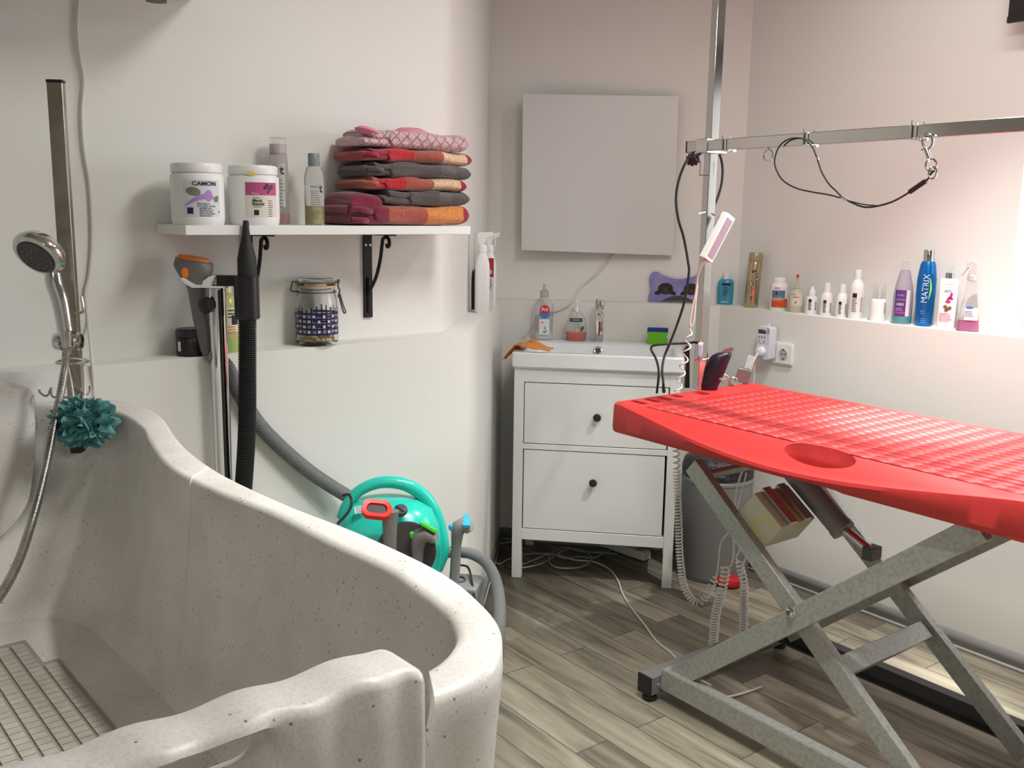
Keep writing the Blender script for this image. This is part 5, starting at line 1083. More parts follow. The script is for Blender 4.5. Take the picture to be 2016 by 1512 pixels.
m = MB(); m.prism(rrect(.014, .012, .004), -.006, .006, Matrix.Translation((.002, 0, .066)) @ MF); m.build('hanging_tab', MATS['cool_white_plastic'], t)
m = MB(); y_ = -.02; m.box((-.006, y_-.0005, .043), (.034, .001, .014), None, 0)
for k in range(3): blob(m, ell(-.018+.012*k, .022, .0035, .0035), None, .001, 1, y_); patch(m, .016, .026, .038+.005*k, .0405+.005*k, None, .001, 1, 1, y_)
patch(m, .016, .026, .053, .0555, None, .001, 1, 1, y_); blob(m, [(-.022, .008), (-.015, .0115), (-.015, .0045)], None, .001, 1, y_); blob(m, [(.009, .008), (.002, .0115), (.002, .0045)], None, .001, 1, y_); patch(m, -.027, .022, -.001, .0, None, .001, 1, 1, y_)
m.build('display', [mat('lcd_dark', (.06, .06, .065), .3), mat('button_grey', (.18, .18, .2), .5)], t, smooth=0)
m = MB(); m.lathe([(.019, .0205), (.019, .028), (.016, .038), (.008, .042), (0, .042)], 28, Matrix.Translation((-.004, 0, -.031)) @ MF); m.build('plug', WPLAS, t)
m = MB(); m.tube(sm([(-.004, -.04, -.035), (-.008, -.05, -.055), (-.014, -.045, -.085), (-.02, -.035, -.13), (-.028, -.03, -.2), (-.04, -.04, -.35)], 5), lambda i: .0042 if i < 6 else .003, 8); m.build('cable', WPLAS, t)

# ================================================================== GROOMING TABLE
FL = PZ(1205, 791, .83); FL = V((FL.x, FL.y, 0)); ZT = .83; TW = .62; TL = 1.25
def TP(u, v, z): return FL+tu*u+tv*v+V((0, 0, z))
gt = thing('grooming_table', 'electric grooming table with thick red ribbed top on a grey steel scissor frame', 'table', TP(.65, .3, 0), rotu)
# top: front edge bulges and droops in the middle
def bulge(u): x = min(max((u-.03)/1.14, 0), 1); return math.sin(PI*x)**1.15
nu = 70; us = [TL*(.5-.5*math.cos(PI*i/nu)) for i in range(nu+1)]
TM = Matrix.Identity(4)
rs = []
for i in range(nu+1):
    u_ = us[i]; b = bulge(u_); e0 = min(u_, TL-u_); rc = .022; inset = 0 if e0 > rc else rc-math.sqrt(max(0, rc*rc-(rc-e0)**2))
    vf = -.006-.036*b+inset; v0_ = -.006+inset; vb = TW+.0+.02*b-inset; zf = ZT-.052*b; zb_ = ZT-.02*b
    z_bot = ZT-.086; zm_ = min(z_bot+.03, zf-.016)
    edge = min(1, e0/.006)
    pr = [(v0_+.03, z_bot-.0), (v0_+.006, z_bot), (v0_, z_bot+.005), (v0_*.6+vf*.4, z_bot+.012), (v0_*.55+vf*.45-.002, z_bot+.0145), (vf+.001, zf-.012), (vf+.004, zf-.004), (vf+.012, zf-.0005)]
    for k in range(1, 9): f = k/8; v_ = vf+.012+(.035-vf-.012)*f; pr.append((v_, zf+(ZT-zf)*(1-(1-f)**1.25)))
    pr += [(.2, ZT), (.4, ZT), (TW-.03, ZT)]
    for k in range(1, 5): f = k/4; v_ = TW-.03+(vb-.012-TW+.03)*f; pr.append((v_, ZT+(zb_-ZT)*f*f))
    pr += [(vb-.004, zb_-.004), (vb, zb_-.012), (vb, z_bot+.006), (vb-.006, z_bot), (vb-.03, z_bot)]
    if edge < 1: pr = [(v_, z_ if z_ < ZT-.03 else z_-(1-edge)*.004) for v_, z_ in pr]
    rs.append([TP(u_, v_, z_) for v_, z_ in pr])
m = MB(); m.loft(rs, cap=True); top = m.build('tabletop', RED, gt, world=True, smooth=45)
# cut-outs: oval hand hole, short slots at the left end
cm = MB()
def cutter(cx, cy, pts, flare, zt=ZT+.01, zb_=ZT-.09, dz=0):
    rsx = []
    for z, k in ((zb_, 0), (ZT-.02-dz, 0), (ZT-.009-dz, .25), (ZT-.003-dz, .8), (zt-dz, 1.8)):
        rsx.append([TP(cx+x+flare*k*(x/max(abs(x), abs(y), 1e-6)), cy+y+flare*k*(y/max(abs(x), abs(y), 1e-6)), z) for x, y in pts])
    cm.loft(rsx, cap=True)
hq = PZ(1611, 907, .803)-FL; HCU, HCV = hq.dot(tu), hq.dot(tv)
print('hole', HCU, HCV)
cutter(HCU, HCV, [(.088*math.cos(a)+0, .024*math.sin(a)) for a in [2*PI*k/40 for k in range(40)]], .007, zt=ZT+.03, dz=.02)
for k in range(3): cutter(.045, .06+.053*k, rrect(.06, .02, .0095, 4), .003, zb_=ZT-.05)
cutter(.033, .225, rrect(.05, .026, .0125, 4), .003, zb_=ZT-.05); cutter(.04, .325, rrect(.06, .034, .0165, 4), .003, zb_=ZT-.05)
cut = cm.build('cutter', RED); bo = top.modifiers.new('b', 'BOOLEAN'); bo.object = cut; bo.operation = 'DIFFERENCE'; bo.solver = 'EXACT'; bo.use_self = True
bpy.context.view_layer.update(); dg = bpy.context.evaluated_depsgraph_get(); nm_ = bpy.data.meshes.new_from_object(top.evaluated_get(dg)); top.modifiers.clear(); top.data = nm_
nm_.polygons.foreach_set('use_smooth', [True]*len(nm_.polygons)); nm_.set_sharp_from_angle(angle=math.radians(42)); bpy.data.objects.remove(cut)
# raised brick pattern of the non-slip surface
m = MB(); tw_, th_ = .05, .0285; u0, v0 = .11, .03; nv = 18
for j in range(nv):
    for i in range(24):
        a = u0+i*tw_+(.25*tw_ if False else 0); v_ = v0+j*(th_+.0018); 
        if a+tw_ > TL-.03 or ((a+tw_/2-HCU)/.115)**2+((v_+th_/2-HCV)/.05)**2 < 1: continue
        g_ = .0012; h_ = .0008
        x0, x1, y0, y1 = a+g_, a+tw_-g_*.4, v_+g_*.6, v_+th_
        vs_ = [(x0, y0, 0), (x1, y0, 0), (x1, y1, 0), (x0, y1, 0), (x0+.0002, y0+.0002, h_), (x1-.0002, y0+.0002, h_), (x1-.0002, y1-.0002, h_), (x0+.0002, y1-.0002, h_)]
        m.add([TP(a_, b_, ZT+c_) for a_, b_, c_ in vs_], [(4, 5, 6, 7), (0, 1, 5, 4), (1, 2, 6, 5), (2, 3, 7, 6), (3, 0, 4, 7)])
m.build('ribbed_pads', RED, gt, world=True, smooth=0)
# underframe
def bar(a, b, w, th, name, mt, off=0, lab=None, bev=.0015):
    """box bar from a to b (u,v,z); w in the u-z plane, th along v"""
    A, B = TP(*a), TP(*b); d = (B-A).normalized(); M_ = frameM(A, d, z=d.cross(tv).normalized() if False else (tv.cross(d)*-1).normalized()); L = (B-A).length
    mm = MB(); mm.box((L/2, 0, 0), (L, th, w), M_); o = mm.build(name, mt, gt, world=True, bev=bev)
    if lab: o['label'] = lab
    return o
def PV(px, py, v): p = PL(px, py, tv, tv.dot(FL)+v); d = p-FL; return d.dot(tu), v, p.z
VF, VR = .035, .53
a0_ = PV(1335, 1332, VF); a1_ = PV(1885, 1062, VF); b0_ = PV(1365, 915, VF+.045); b1_ = PV(1800, 1535, VF+.045)
def lerp3(a, b, t): return tuple(a[i]+(b[i]-a[i])*t for i in range(3))
a1_ = lerp3(a0_, a1_, (.742-a0_[2])/(a1_[2]-a0_[2])); b1_ = lerp3(b0_, b1_, 1.09)
print('scissor', a0_, a1_, b0_, b1_, PL(1997, 50, nR, OUR).z)
bar(a0_, a1_, .056, .028, 'scissor_bar', GALV); bar((a0_[0], VR, a0_[2]), (a1_[0], VR, a1_[2]), .056, .028, 'scissor_bar', GALV)
bar(b0_, b1_, .052, .026, 'scissor_bar', GALV); bar((b0_[0], VR-.045, b0_[2]), (b1_[0], VR-.045, b1_[2]), .052, .026, 'scissor_bar', GALV)
def lerp3(a, b, t): return tuple(a[i]+(b[i]-a[i])*t for i in range(3))
c_ = lerp3(b0_, b1_, .635); c2 = (c_[0], VR-.045, c_[2]); A, B = TP(*c_), TP(*c2); dd = (TP(*b1_)-TP(*b0_)).normalized()
m = MB(); m.box(((B-A).length/2, 0, 0), ((B-A).length-.026, .026, .05), frameM(A, tv, y=-dd.cross(tv))); m.build('cross_rung', GALV, gt, world=True, bev=.0015)
c_ = lerp3(b0_, b1_, .04); A, B = TP(*c_), TP(c_[0], VR-.045, c_[2]); m = MB(); m.tube([A, B], .012, 12); m.build('cross_rod', GALV, gt, world=True); c_ = lerp3(a1_, a0_, .04); m = MB(); m.tube([TP(*c_), TP(c_[0], VR, c_[2])], .012, 12); m.build('cross_rod', GALV, gt, world=True)
pv = PV(1558, 1204, VF-.014); P_ = TP(*pv)
m = MB(); m.lathe([(.0125, 0), (.0125, .003), (.0095, .004), (.0095, .011), (.007, .013), (0, .013)], 6, axisM(P_, P_-tv)); m.lathe([(.011, 0), (.015, .001), (.015, .003), (.011, .004)], 20, axisM(P_, P_-tv)); m.tube([P_, P_+tv*(VR+.03)], .008, 12); m.build('pivot_bolt', CHROME, gt, world=True)
# base rails and feet
zr = .068; rl_u0, rl_u1 = a0_[0]-.035, b1_[0]+.12
for v_ in (VF-.03, VR+.03):
    m = MB()
    A = TP(rl_u0, v_, zr); M_ = frameM(A, tu, z=(0, 0, 1)); L = rl_u1-rl_u0
    m.box((L/2, -.0, 0), (L, .004, .06), M_); m.box((L/2, .016 if v_ < .2 else -.016, .028), (L, .034, .004), M_); m.box((L/2, .016 if v_ < .2 else -.016, -.028), (L, .034, .004), M_)
    o = m.build('base_rail', GALV if v_ < .2 else DKGALV, gt, world=True, bev=.001)
m = MB(); A = TP(rl_u0-.0, VF-.065, .05); M_ = frameM(A, tv, z=(0, 0, 1)); Lc = VR-VF+.13
m.box((Lc/2, .03, 0), (Lc, .05, .055), M_); m.build('cross_beam', mat('zinc_beam', (.3, .3, .31), .45, .6), gt, world=True, bev=.002); m = MB(); m.box((Lc/2, -(rl_u1-rl_u0)+.0, 0), (Lc, .05, .055), M_); m.build('cross_beam', MATS['zinc_beam'], gt, world=True, bev=.002)
for uu in (rl_u0-.03, rl_u1):
    for v_, sgn in ((VF-.066, -1), (VR+.066, 1)):
        m = MB(); A = TP(uu, v_, .05); m.box((0, 0, 0), (.052, .006, .057), frameM(A, tu, z=(0, 0, 1))); m.build('end_cap', BLACK, gt, world=True, bev=.002)
        m = MB(); A = TP(uu, v_-sgn*.022, 0); m.lathe([(.02, 0), (.022, .004), (.02, .014), (.008, .016), (.008, .026)], 20, Matrix.Translation(A)); m.build('foot', RUBBER, gt, world=True)
bp = PV(1297, 1348, VF-.032); P_ = TP(*bp); m = MB(); m.lathe([(.009, 0), (.009, .003), (.005, .004), (.005, .008), (0, .009)], 14, axisM(P_, P_-tv)); m.build('rail_bolt', CHROME, gt, world=True)
# upper channel under the top
for v_ in (VF+.13, VR-.02): bar((.2, v_, ZT-.078), (TL-.1, v_, ZT-.078), .014, .03, 'top_channel', DKGALV)
# actuator with motor box
VA = .25
ua, ub = PV(1560, 925, VA), PV(1655, 1038, VA); uc, ud = PV(1655, 1038, VA), PV(1716, 1088, VA)
A, B = TP(*ua), TP(*ub); m = MB(); m.tube([A, B], .031, 24); m.tube([B-(B-A).normalized()*.004, B+(B-A).normalized()*.012], .033, 24); act = m.build('actuator', LGREY, gt, world=True)
act['label'] = 'pale grey actuator tube'
m = MB(); m.tube([TP(*uc), TP(*ud)], .0145, 18); m.build('actuator_rod', STEEL, gt, world=True)
P_ = TP(*ud); m = MB(); m.box((0, 0, 0), (.03, .045, .034), frameM(P_, tu, z=(0, 0, 1))); m.build('actuator_bracket', DKGALV, gt, world=True, bev=.003)
ba = PV(1528, 1015, .16); P_ = TP(*ba); dz_ = (B-A).normalized()
MX = frameM(P_, dz_, z=(-tv).cross(dz_).cross(dz_)*-1 if False else dz_.cross(tv))
m = MB(); m.box((0, 0, 0), (.115, .14, .085), MX); m.build('motor_box', mat('yellowed_plastic', (.5, .48, .38), .45, noise=(14, (.55, .47, .15), .48, .7)), gt, world=True, bev=.003)
m = MB(); m.box((0, -.03, .05), (.118, .03, .012), MX); m.box((.0, .03, .05), (.118, .03, .012), MX); m.build('motor_plate', STEEL, gt, world=True, bev=.001)

# ================================================================== GROOMING ARM ON THE TABLE
bs = PZ(1376, 766, ZT+.0005); bt = PY(1417, 0, bs.y); zt_ = bt.z
ga = thing('grooming_stand', 'chrome square grooming post with horizontal bar standing on the red table', 'stand', bs, rotu)
axp = (bt-bs).normalized(); PM = frameM(bs, Matrix.Rotation(math.radians(-12), 3, 'Z') @ tu, z=axp)
pw_ = .03; Lp = (bt-bs).length+.12
m = MB(); m.box((0, 0, Lp/2), (pw_, pw_, Lp), PM); m.build('post', mat('post_chrome', (.5, .49, .46), .13, 1), ga, world=True, bev=.002)
def onpost(y): # point on post axis at pixel row
    lo, hi = 0, Lp
    for _ in range(40):
        mid = (lo+hi)/2; q = bs+axp*mid-CAM; yy = 756-F_PX*q.dot(c_u)/q.dot(c_w)
        if yy > y: lo = mid
        else: hi = mid
    return bs+axp*lo
bc = onpost(289); bdir = (PZ(2016, 248, bc.z)-bc); bdir.z = 0; bdir.normalize(); bn_ = V((0, 0, 1)).cross(bdir)*-1   # bn_: towards the camera side
if bn_.dot(bc) > 0: bn_ = -bn_
BO = bc+bn_*.031
BM = frameM(BO, bdir, z=(0, 0, 1))
m = MB(); m.box((.52, 0, 0), (1.16, .028, .032), BM); m.build('crossbar', MATS['post_chrome'], ga, world=True, bev=.002)
m = MB(); m.box((-.062, 0, 0), (.004, .03, .034), BM); m.build('bar_end_cap', BLACK, ga, world=True, bev=.001)
m = MB(); m.box((.005, .025, 0), (.046, .085, .042), BM); m.build('clamp_block', STEEL, ga, world=True, bev=.002)
kn = PY(1364, 314, BO.y+.0); m = MB(); kM = frameM(kn, (1, 0, 0), z=(0, -.5, -.6))
m.lathe([(0, -.012), (.014, -.011), (.017, -.006), (.017, .006), (.013, .011), (0, .012)], 24, kM); [m.lathe([(.0045, -.009), (.0045, .009)], 8, kM @ Matrix.Translation((.0155*math.cos(a), .0155*math.sin(a), 0))) for a in [2*PI*k/8 for k in range(8)]]
m.tube([kn, BO+V((-.0, 0, -.012))], .004, 8); m.build('clamp_knob', BLACK, ga, world=True)
def barx(px, y=270): # distance along bar for a pixel column
    lo, hi = -.1, 1.1
    for _ in range(40):
        mid = (lo+hi)/2; q = BO+bdir*mid-CAM
        if 1008+F_PX*q.dot(c_r)/q.dot(c_w) < px: lo = mid
        else: hi = mid
    return lo
for px in (1436, 1597, 1811):
    x = barx(px); m = MB()
    m.box((x, -.0155, 0), (.004, .003, .036), BM); m.tube([BM @ V((x-.012, -.017, -.014)), BM @ V((x-.012, -.017, .026))], .0018, 8); m.tube([BM @ V((x+.012, -.005, .0)), BM @ V((x+.012, -.005, .022))], .0018, 8)
    m.box((x, 0, -.018), (.026, .03, .004), BM); m.tube([BM @ V((x+.006, -.012, -.02)), BM @ V((x+.03, -.012, -.02))], .003, 8); m.build('bar_clip', CHROME, ga, world=True)
x = barx(1514); rc_ = BM @ V((x, 0, -.0375)); m = MB(); m.tube([rc_+(bdir*math.cos(a)+V((0, 0, 1))*math.sin(a))*.0155 for a in [2*PI*k/28 for k in range(28)]], .0028, 8, closed=True); m.tube([rc_+V((0, 0, .0155)), rc_+V((0, 0, .024))], .004, 8); m.build('ring_bolt', CHROME, ga, world=True)
# hooks on the post
pk = onpost(345); q = pk-tv*.018; cx_ = (tu+tv*-.2).normalized()
m = MB(); R_ = c_r; m.tube(sm([q-R_*.019+V((0, 0, .04)), q-R_*.02+V((0, -.002, .004)), q-R_*.018, q+R_*.016, q+R_*.02+V((0, 0, .004)), q+R_*.021+V((0, 0, .04))], 5), .0018, 8)
pk2 = onpost(421); q = pk2-tv*.018; m.tube(sm([q-R_*.016, q+R_*.01+V((0, 0, .004)), q+R_*.034-V((0, 0, .004))], 5), .0025, 8); m.build('wire_hook', CHROME, ga, world=True)
pk3 = onpost(707); q = pk3-tv*.017; m = MB(); m.tube(sm([q-R_*.004, q+R_*.014+V((0, -.006, 0)), q+R_*.036+V((0, -.004, .004))], 5), .0032, 8); m.box((0, 0, 0), (.018, .004, .012), frameM(q+R_*.004, c_r, z=(0, 0, 1))); m.build('wire_hook', CHROME, ga, world=True)
# measuring marks near the foot
# noose hanging from the bar
PNo = tv.dot(BO)-.03; nbar = V((bdir.y, -bdir.x, 0)); nbar = nbar if nbar.y > 0 else -nbar
def PB(px, py, off=-.022): return PL(px, py, nbar, nbar.dot(BO)+off)
t = thing('grooming_noose', 'black cable grooming loop clipped to the chrome crossbar', 'leash', PB(1815, 277))
loop = [(1660, 391), (1646, 376), (1631, 361), (1617, 337), (1609, 313), (1599, 289), (1585, 275.5), (1565, 271.6), (1545.5, 277.5), (1531.6, 293), (1525, 317), (1529.6, 337), (1543.5, 357), (1569, 371), (1599, 378), (1629, 383), (1657, 390)]
rest = [(1657, 390), (1670, 395.6), (1690, 404.5), (1706, 408), (1728, 405.5), (1758, 396.6), (1791, 378), (1825, 354), (1832, 343), (1839, 336)]
m = MB(); m.tube(sm([PB(*p) for p in loop], 6), .0021, 8); m.tube(sm([PB(*p) for p in rest], 6), .0024, 8); m.tube(sm([PB(1670, 395), PB(1700, 402.5), PB(1728, 405)], 6), .0017, 6); m.build('cable_loop', RUBBER, t, world=True)
m = MB(); m.tube([PB(1658, 388.5), PB(1670, 395)], .0048, 12); m.tube([PB(1609, 310), PB(1609.5, 315)], .0034, 10); m.build('ferrule', CHROME, t, world=True)
m = MB(); m.tube([PB(1791, 378), PB(1823, 356)], .0062, 12); m.build('sleeve', BLACK, t, world=True)
m = MB(); rc_ = PB(1836, 340); m.tube([rc_+(c_r*math.cos(a)*.8+V((0, 0, 1))*math.sin(a)*1.2)*.0115 for a in [2*PI*k/24 for k in range(24)]], .0022, 8, closed=True)
rc_ = PB(1833, 325); m.tube([rc_+(c_r*math.cos(a)+V((0, 0, 1))*math.sin(a)*1.1)*.0125 for a in [2*PI*k/24 for k in range(24)]], .0026, 8, closed=True); m.tube([PB(1822, 292), PB(1831, 315)], lambda i: .0055, 12); m.tube(sm([PB(1823, 295), PB(1817, 284), PB(1815, 272), PB(1821, 266), PB(1832, 266), PB(1836, 275), PB(1834, 287), PB(1826, 294)], 5), .003, 8); m.tube([PB(1815, 296), PB(1820, 294)], .0035, 8)
m.build('snap_hook', CHROME, t, world=True)
# black mains cable looped over the arm
yc = bs.y-.03
def K(px, py, d=0): return PY(px, py, yc+d)
m = MB(); m.tube(sm([K(1403, 409, .06), K(1412, 392, .07), K(1421, 359, .08), K(1422, 325, .08), K(1413, 297, .07), K(1395, 284, .07), K(1370, 296, .05), K(1353, 315), K(1338, 349), K(1331, 389), K(1335, 430), K(1346, 468), K(1355, 518), K(1356, 540), K(1347, 595), K(1333, 639), K(1319, 675), K(1308, 702), K(1303.6, 728, -.05), K(1306, 755, -.09), PZ(1307, 771, ZT+.004)], 5), .0038, 8)
m.tube([PZ(1307, 771, ZT+.003), PZ(1306, 762, ZT+.012)], lambda i: .0055, 10); tag(m.build('mains_cable', RUBBER), 'long black cable looping from the chrome clamp down to the left table end', 'cable')
m = MB(); m.tube(sm([K(1385, 655, .06), K(1372, 670, .05), K(1359, 675, .04), K(1319, 677), K(1288, 680), K(1282, 688), K(1292, 708, -.03), K(1297, 734, -.07), PZ(1293, 774, ZT+.003)], 5), .0038, 8)
m.tube(sm([K(1385, 655, .06), K(1392, 700, .07), K(1391, 735, .05), K(1383, 752, .03)], 5), .0036, 8); tag(m.build('clipper_cable', RUBBER), 'short black cable arching left from behind the chrome post past the washbasin', 'cable')
# white hand control with grey panel
hc1, hc0 = PY(1437, 424, yc-.03), PY(1391, 512, yc-.05); Z = (hc1-hc0); Lh = Z.length; Z.normalize(); nrm = V((.42, -.82, -.45)); X_ = (Z.cross(-nrm)).normalized(); nrm = X_.cross(Z)*1; nrm = nrm if nrm.y < 0 else -nrm
HM = frameM(hc0, X_, z=Z)
t = thing('hand_control', 'white hand control with flat grey panel hooked on the chrome post', 'remote', hc0)
sgn = 1 if (HM.to_3x3() @ V((0, 1, 0))).dot(nrm) > 0 else -1
m = MB(); m.box((0, -sgn*.004, Lh/2), (.042, .022, Lh), HM); m.build('housing', mat('control_white', (.68, .66, .62), .4), t, world=True, bev=.0015)
m = MB(); m.box((0, sgn*.0075, Lh*.5), (.028, .002, Lh*.84), HM); m.build('front_panel', mat('control_panel', (.3, .22, .27), .5), t, world=True)
m = MB(); m.box((-.004*0, -sgn*.02, Lh*.8), (.03, .01, .04), HM); m.build('belt_clip', LGREY, t, world=True, bev=.002)
m = MB(); m.tube(sm([hc0, PY(1381, 522, yc-.045), PY(1374, 540, yc-.035)], 6), lambda i: .0065-.0002*i+.0006*(i % 2), 10); m.tube(sm([PY(1374, 540, yc-.035), PY(1369, 580, yc-.03), PY(1362, 610, yc-.03), PY(1358, 636, yc-.03), PY(1361, 643, yc-.03), PY(1366, 630, yc-.03), PY(1370, 590, yc-.028), PY(1373, 560, yc-.028)], 5), .0028, 8)
m.build('cord_end', mat('cord_beige', (.55, .5, .45), .45), t, world=True)
COIL = mat('coil_white', (.7, .68, .63), .4)
m = MB(); coil(m, [K(1366, 641, -.0), K(1358, 650), K(1353, 690), K(1347, 712), K(1340, 745), K(1333, 775), K(1331, 830), K(1331, 880), K(1333, 960), K(1336, 1030), K(1338, 1090), K(1346, 1150), K(1360, 1180), K(1376, 1187), K(1392, 1172), K(1400, 1150), K(1408, 1142)], lambda f: .0115 if f < .06 else .012, .0026, lambda: 0, 6) if False else None
def coilv(mb, path, R, r, pitch, per=12, seg=6):
    """helix whose pitch varies along the path"""
    P = resample(sm(path, 12), 900); n = len(P); L = [0]
    for a, b in zip(P, P[1:]): L.append(L[-1]+(b-a).length)
    pts = []; ph = 0; u = (P[1]-P[0]).orthogonal().normalized(); s_ = 0; j = 0
    while s_ < L[-1]:
        while j < n-2 and L[j+1] < s_: j += 1
        f = (s_-L[j])/max(L[j+1]-L[j], 1e-9); p = P[j].lerp(P[j+1], f); t = (P[min(j+2, n-1)]-P[max(j-1, 0)]).normalized(); u = (u-t*u.dot(t)).normalized(); w = t.cross(u)
        pts.append(p+(u*math.cos(ph)+w*math.sin(ph))*R); ph += 2*PI/per; s_ += pitch(s_/L[-1])/per
    mb.tube(pts, r, seg)
def adopt(o, p): o.parent = p; o.matrix_parent_inverse = p.matrix_world.inverted()
m = MB(); coilv(m, [K(1366, 641), K(1356, 655), K(1352, 690), K(1346, 715), K(1340, 745), K(1333, 775), K(1331, 830), K(1331, 880), K(1333, 960), K(1336, 1030), K(1338, 1090), K(1346, 1150), K(1360, 1178), K(1376, 1186), K(1392, 1172), K(1403, 1148), K(1409, 1139)], .0105, .0023, lambda f: .042 if f < .2 else (.019 if f < .45 else (.0105 if f < .9 else .014)))
m.tube(sm([K(1409, 1139), K(1413, 1120), K(1419, 1070, -.02), K(1440, 1040, -.05), K(1452, 1000, -.1), K(1470, 930, -.15)], 5), .0024, 8)
adopt(m.build('coiled_cord', COIL), t)
m = MB(); Y2 = 2.78
def G(px, py, d=0): return PY(px, py, Y2+d)
m.tube(sm([G(1462, 925), G(1452, 960), G(1443, 1030), G(1445, 1080), G(1440, 1112), G(1428, 1117)], 5), .003, 8); coilv(m, [G(1428, 1117), G(1428, 1128), G(1424, 1150), G(1418, 1175), G(1410, 1205), G(1406, 1240), G(1404, 1275)], .0118, .0034, lambda f: .0135 if f < .35 else .0085)
m.tube(sm([G(1404, 1275), G(1410, 1300), G(1408, 1320), G(1398, 1345, -.1), PZ(1400, 1362, .006), PZ(1425, 1372, .006), PZ(1459, 1366, .006), PZ(1500, 1352, .006)], 5), .0032, 8)
adopt(m.build('coiled_cord', COIL), gt)
m = MB(); Y2 = 2.86
m.tube(sm([G(1470, 1000), G(1460, 1040), G(1457, 1080), G(1449, 1098), G(1455, 1106)], 5), .0028, 8); coilv(m, [G(1455, 1106), G(1458, 1120), G(1464, 1145), G(1465, 1180), G(1464, 1240), G(1460, 1290)], .0108, .0032, lambda f: .013 if f < .3 else .0085)
m.tube(sm([G(1500, 1050, -.04), G(1479, 1082, -.04), G(1465, 1106, -.04), G(1459, 1149, -.04), G(1457, 1231, -.04), G(1458, 1290, -.04)], 5), .003, 8)
adopt(m.build('coiled_cord', COIL), gt)
# ------------------------------------------------------------------ tools standing in the table end
cb = PZ(1395, 766, ZT+.001); t = thing('hair_clipper', 'dark purple-black hair clipper standing upright at the left end of the red table', 'clipper', cb)
def Q(px, py): return PY(px, py, cb.y)
m = MB(); mp_ = MPP(cb); rs = []
for x, y, w_, d_ in ((1395, 768, 16, .022), (1396, 760, 17.5, .024), (1402, 745, 19, .024), (1408, 728, 20.5, .023), (1414, 714, 21, .022), (1418, 704, 21, .02), (1421, 698, 19.5, .018), (1424, 694, 15, .014)):
    c = Q(x, y); rs.append([c+V((w_*mp_*(abs(math.cos(a))**.7)*(1 if math.cos(a) > 0 else -1), d_*math.sin(a), -.004*math.cos(a)*-1 if y < 720 else 0)) for a in [2*PI*q/24 for q in range(24)]])
m.loft(rs, cap=True); m.build('body', mat('aubergine_plastic', (.012, .007, .014), .3, noise=(12, (.025, .005, .015), .45, .7)), t, world=True, smooth=60)
m = MB(); LM = frameM(Q(1432, 691), (1, 0, .25), y=(0, 1, 0)); m.box((0, 0, .0), (.034, .02, .004), LM); m.box((.002, 0, .006), (.03, .018, .004), LM)
for k in range(12): m.box((-.012+.0025*k, -.011, .006), (.0012, .006, .003), LM)
m.build('blade', STEEL, t, world=True)
m = MB(); text_on(m, 'Oster', .012, 0, 0, None, .0, 0, True, rot=.15); LM = Matrix.Translation(Q(1418, 743)+V((0, -.0225, 0))) @ Matrix.Rotation(face_rot(cb), 4, 'Z'); m.v = [LM @ p for p in m.v]; m.build('print', mat('pink_print_light', (.7, .4, .42), .5), t, world=True, smooth=0)
sb = PZ(1352, 767, ZT+.001)
m = MB(); bp_ = [(1345, 693), (1354, 680), (1358, 683), (1358, 764), (1348, 764), (1351, 712)]
hk = PZ(1356, 765, ZT+.001)
pts = [PY(x, y, bs.y+.045) for x, y in bp_]; 
t = thing('clipper_holster', 'narrow black clipper holster standing behind the chrome post', 'holder', pts[3]); 
m.add(pts+[p+V((0, .02, 0)) for p in pts], [tuple(range(6)), tuple(range(11, 5, -1))]+[(i, (i+1) % 6, 6+(i+1) % 6, 6+i) for i in range(6)]); m.build('shell', BLACK, t, world=True, bev=.002)
lp = PY(1378, 705, bs.y-.025); t = thing('small_tube', 'small white and lilac tube hanging in the wire loop on the chrome post', 'tube', lp, face_rot(lp))
m = MB(); m.box((0, 0, .022), (.014, .012, .034)); m.build('tube_body', mat('lilac_tube', (.42, .42, .62), .4), t, bev=.002); m = MB(); m.box((0, 0, .043), (.015, .013, .01)); m.build('tube_cap', WPLAS, t, bev=.002)
# slicker box and comb
bx = PZ(1462, 756, ZT+.001); 
def Q2(px, py, d=0): return PY(px, py, bx.y+d)
t = thing('slicker_brush', 'square metal slicker brush head lying tilted at the far left corner of the red table', 'brush', bx)
q4 = [Q2(1454, 724), Q2(1481, 732), Q2(1471, 757), Q2(1445, 749)]; m = MB(); m.add(q4+[p+V((.012, .035, .0)) for p in q4], [(0, 1, 2, 3), (7, 6, 5, 4), (0, 1, 5, 4), (1, 2, 6, 5), (2, 3, 7, 6), (3, 0, 4, 7)]); m.build('metal_head', mat('worn_metal', (.2, .19, .17), .4, .6), t, world=True, bev=.0015)
cq0, cq1 = Q2(1480, 732, .045), Q2(1488, 706, .045)
t = thing('steel_comb', 'wide-toothed steel comb standing behind the metal brush head', 'comb', Q2(1476, 745, .045))
m = MB(); e_ = (cq1-cq0); m.tube([cq0-e_*.6, cq1], .0026, 10); m.build('spine', STEEL, t, world=True)
m = MB()
for k in range(13): a = cq0-e_*.15+e_*1.15*k/12; m.tube([a, a+(Q2(1468, 722, .045)-Q2(1481, 729, .045))*1.15], lambda i: (.0012, .0007)[i], 6)
m.build('teeth', CHROME, t, world=True)
sp_ = PZ(1436, 762, ZT+.001)
t = thing('grooming_scissors', 'steel scissors whose two finger rings show beside the dark clipper', 'scissors', sp_)
def Q3(px, py, d=0): return PY(px, py, sp_.y+.02+d)
m = MB()
for cx, cy, rx, ry in ((1427, 746, 7.5, 8), (1444, 750, 7.5, 7)):
    m.tube([Q3(cx+rx*math.cos(a), cy+ry*math.sin(a)) for a in [2*PI*k/24 for k in range(24)]], .0017, 8, closed=True)
m.build('finger_rings', STEEL, t, world=True)
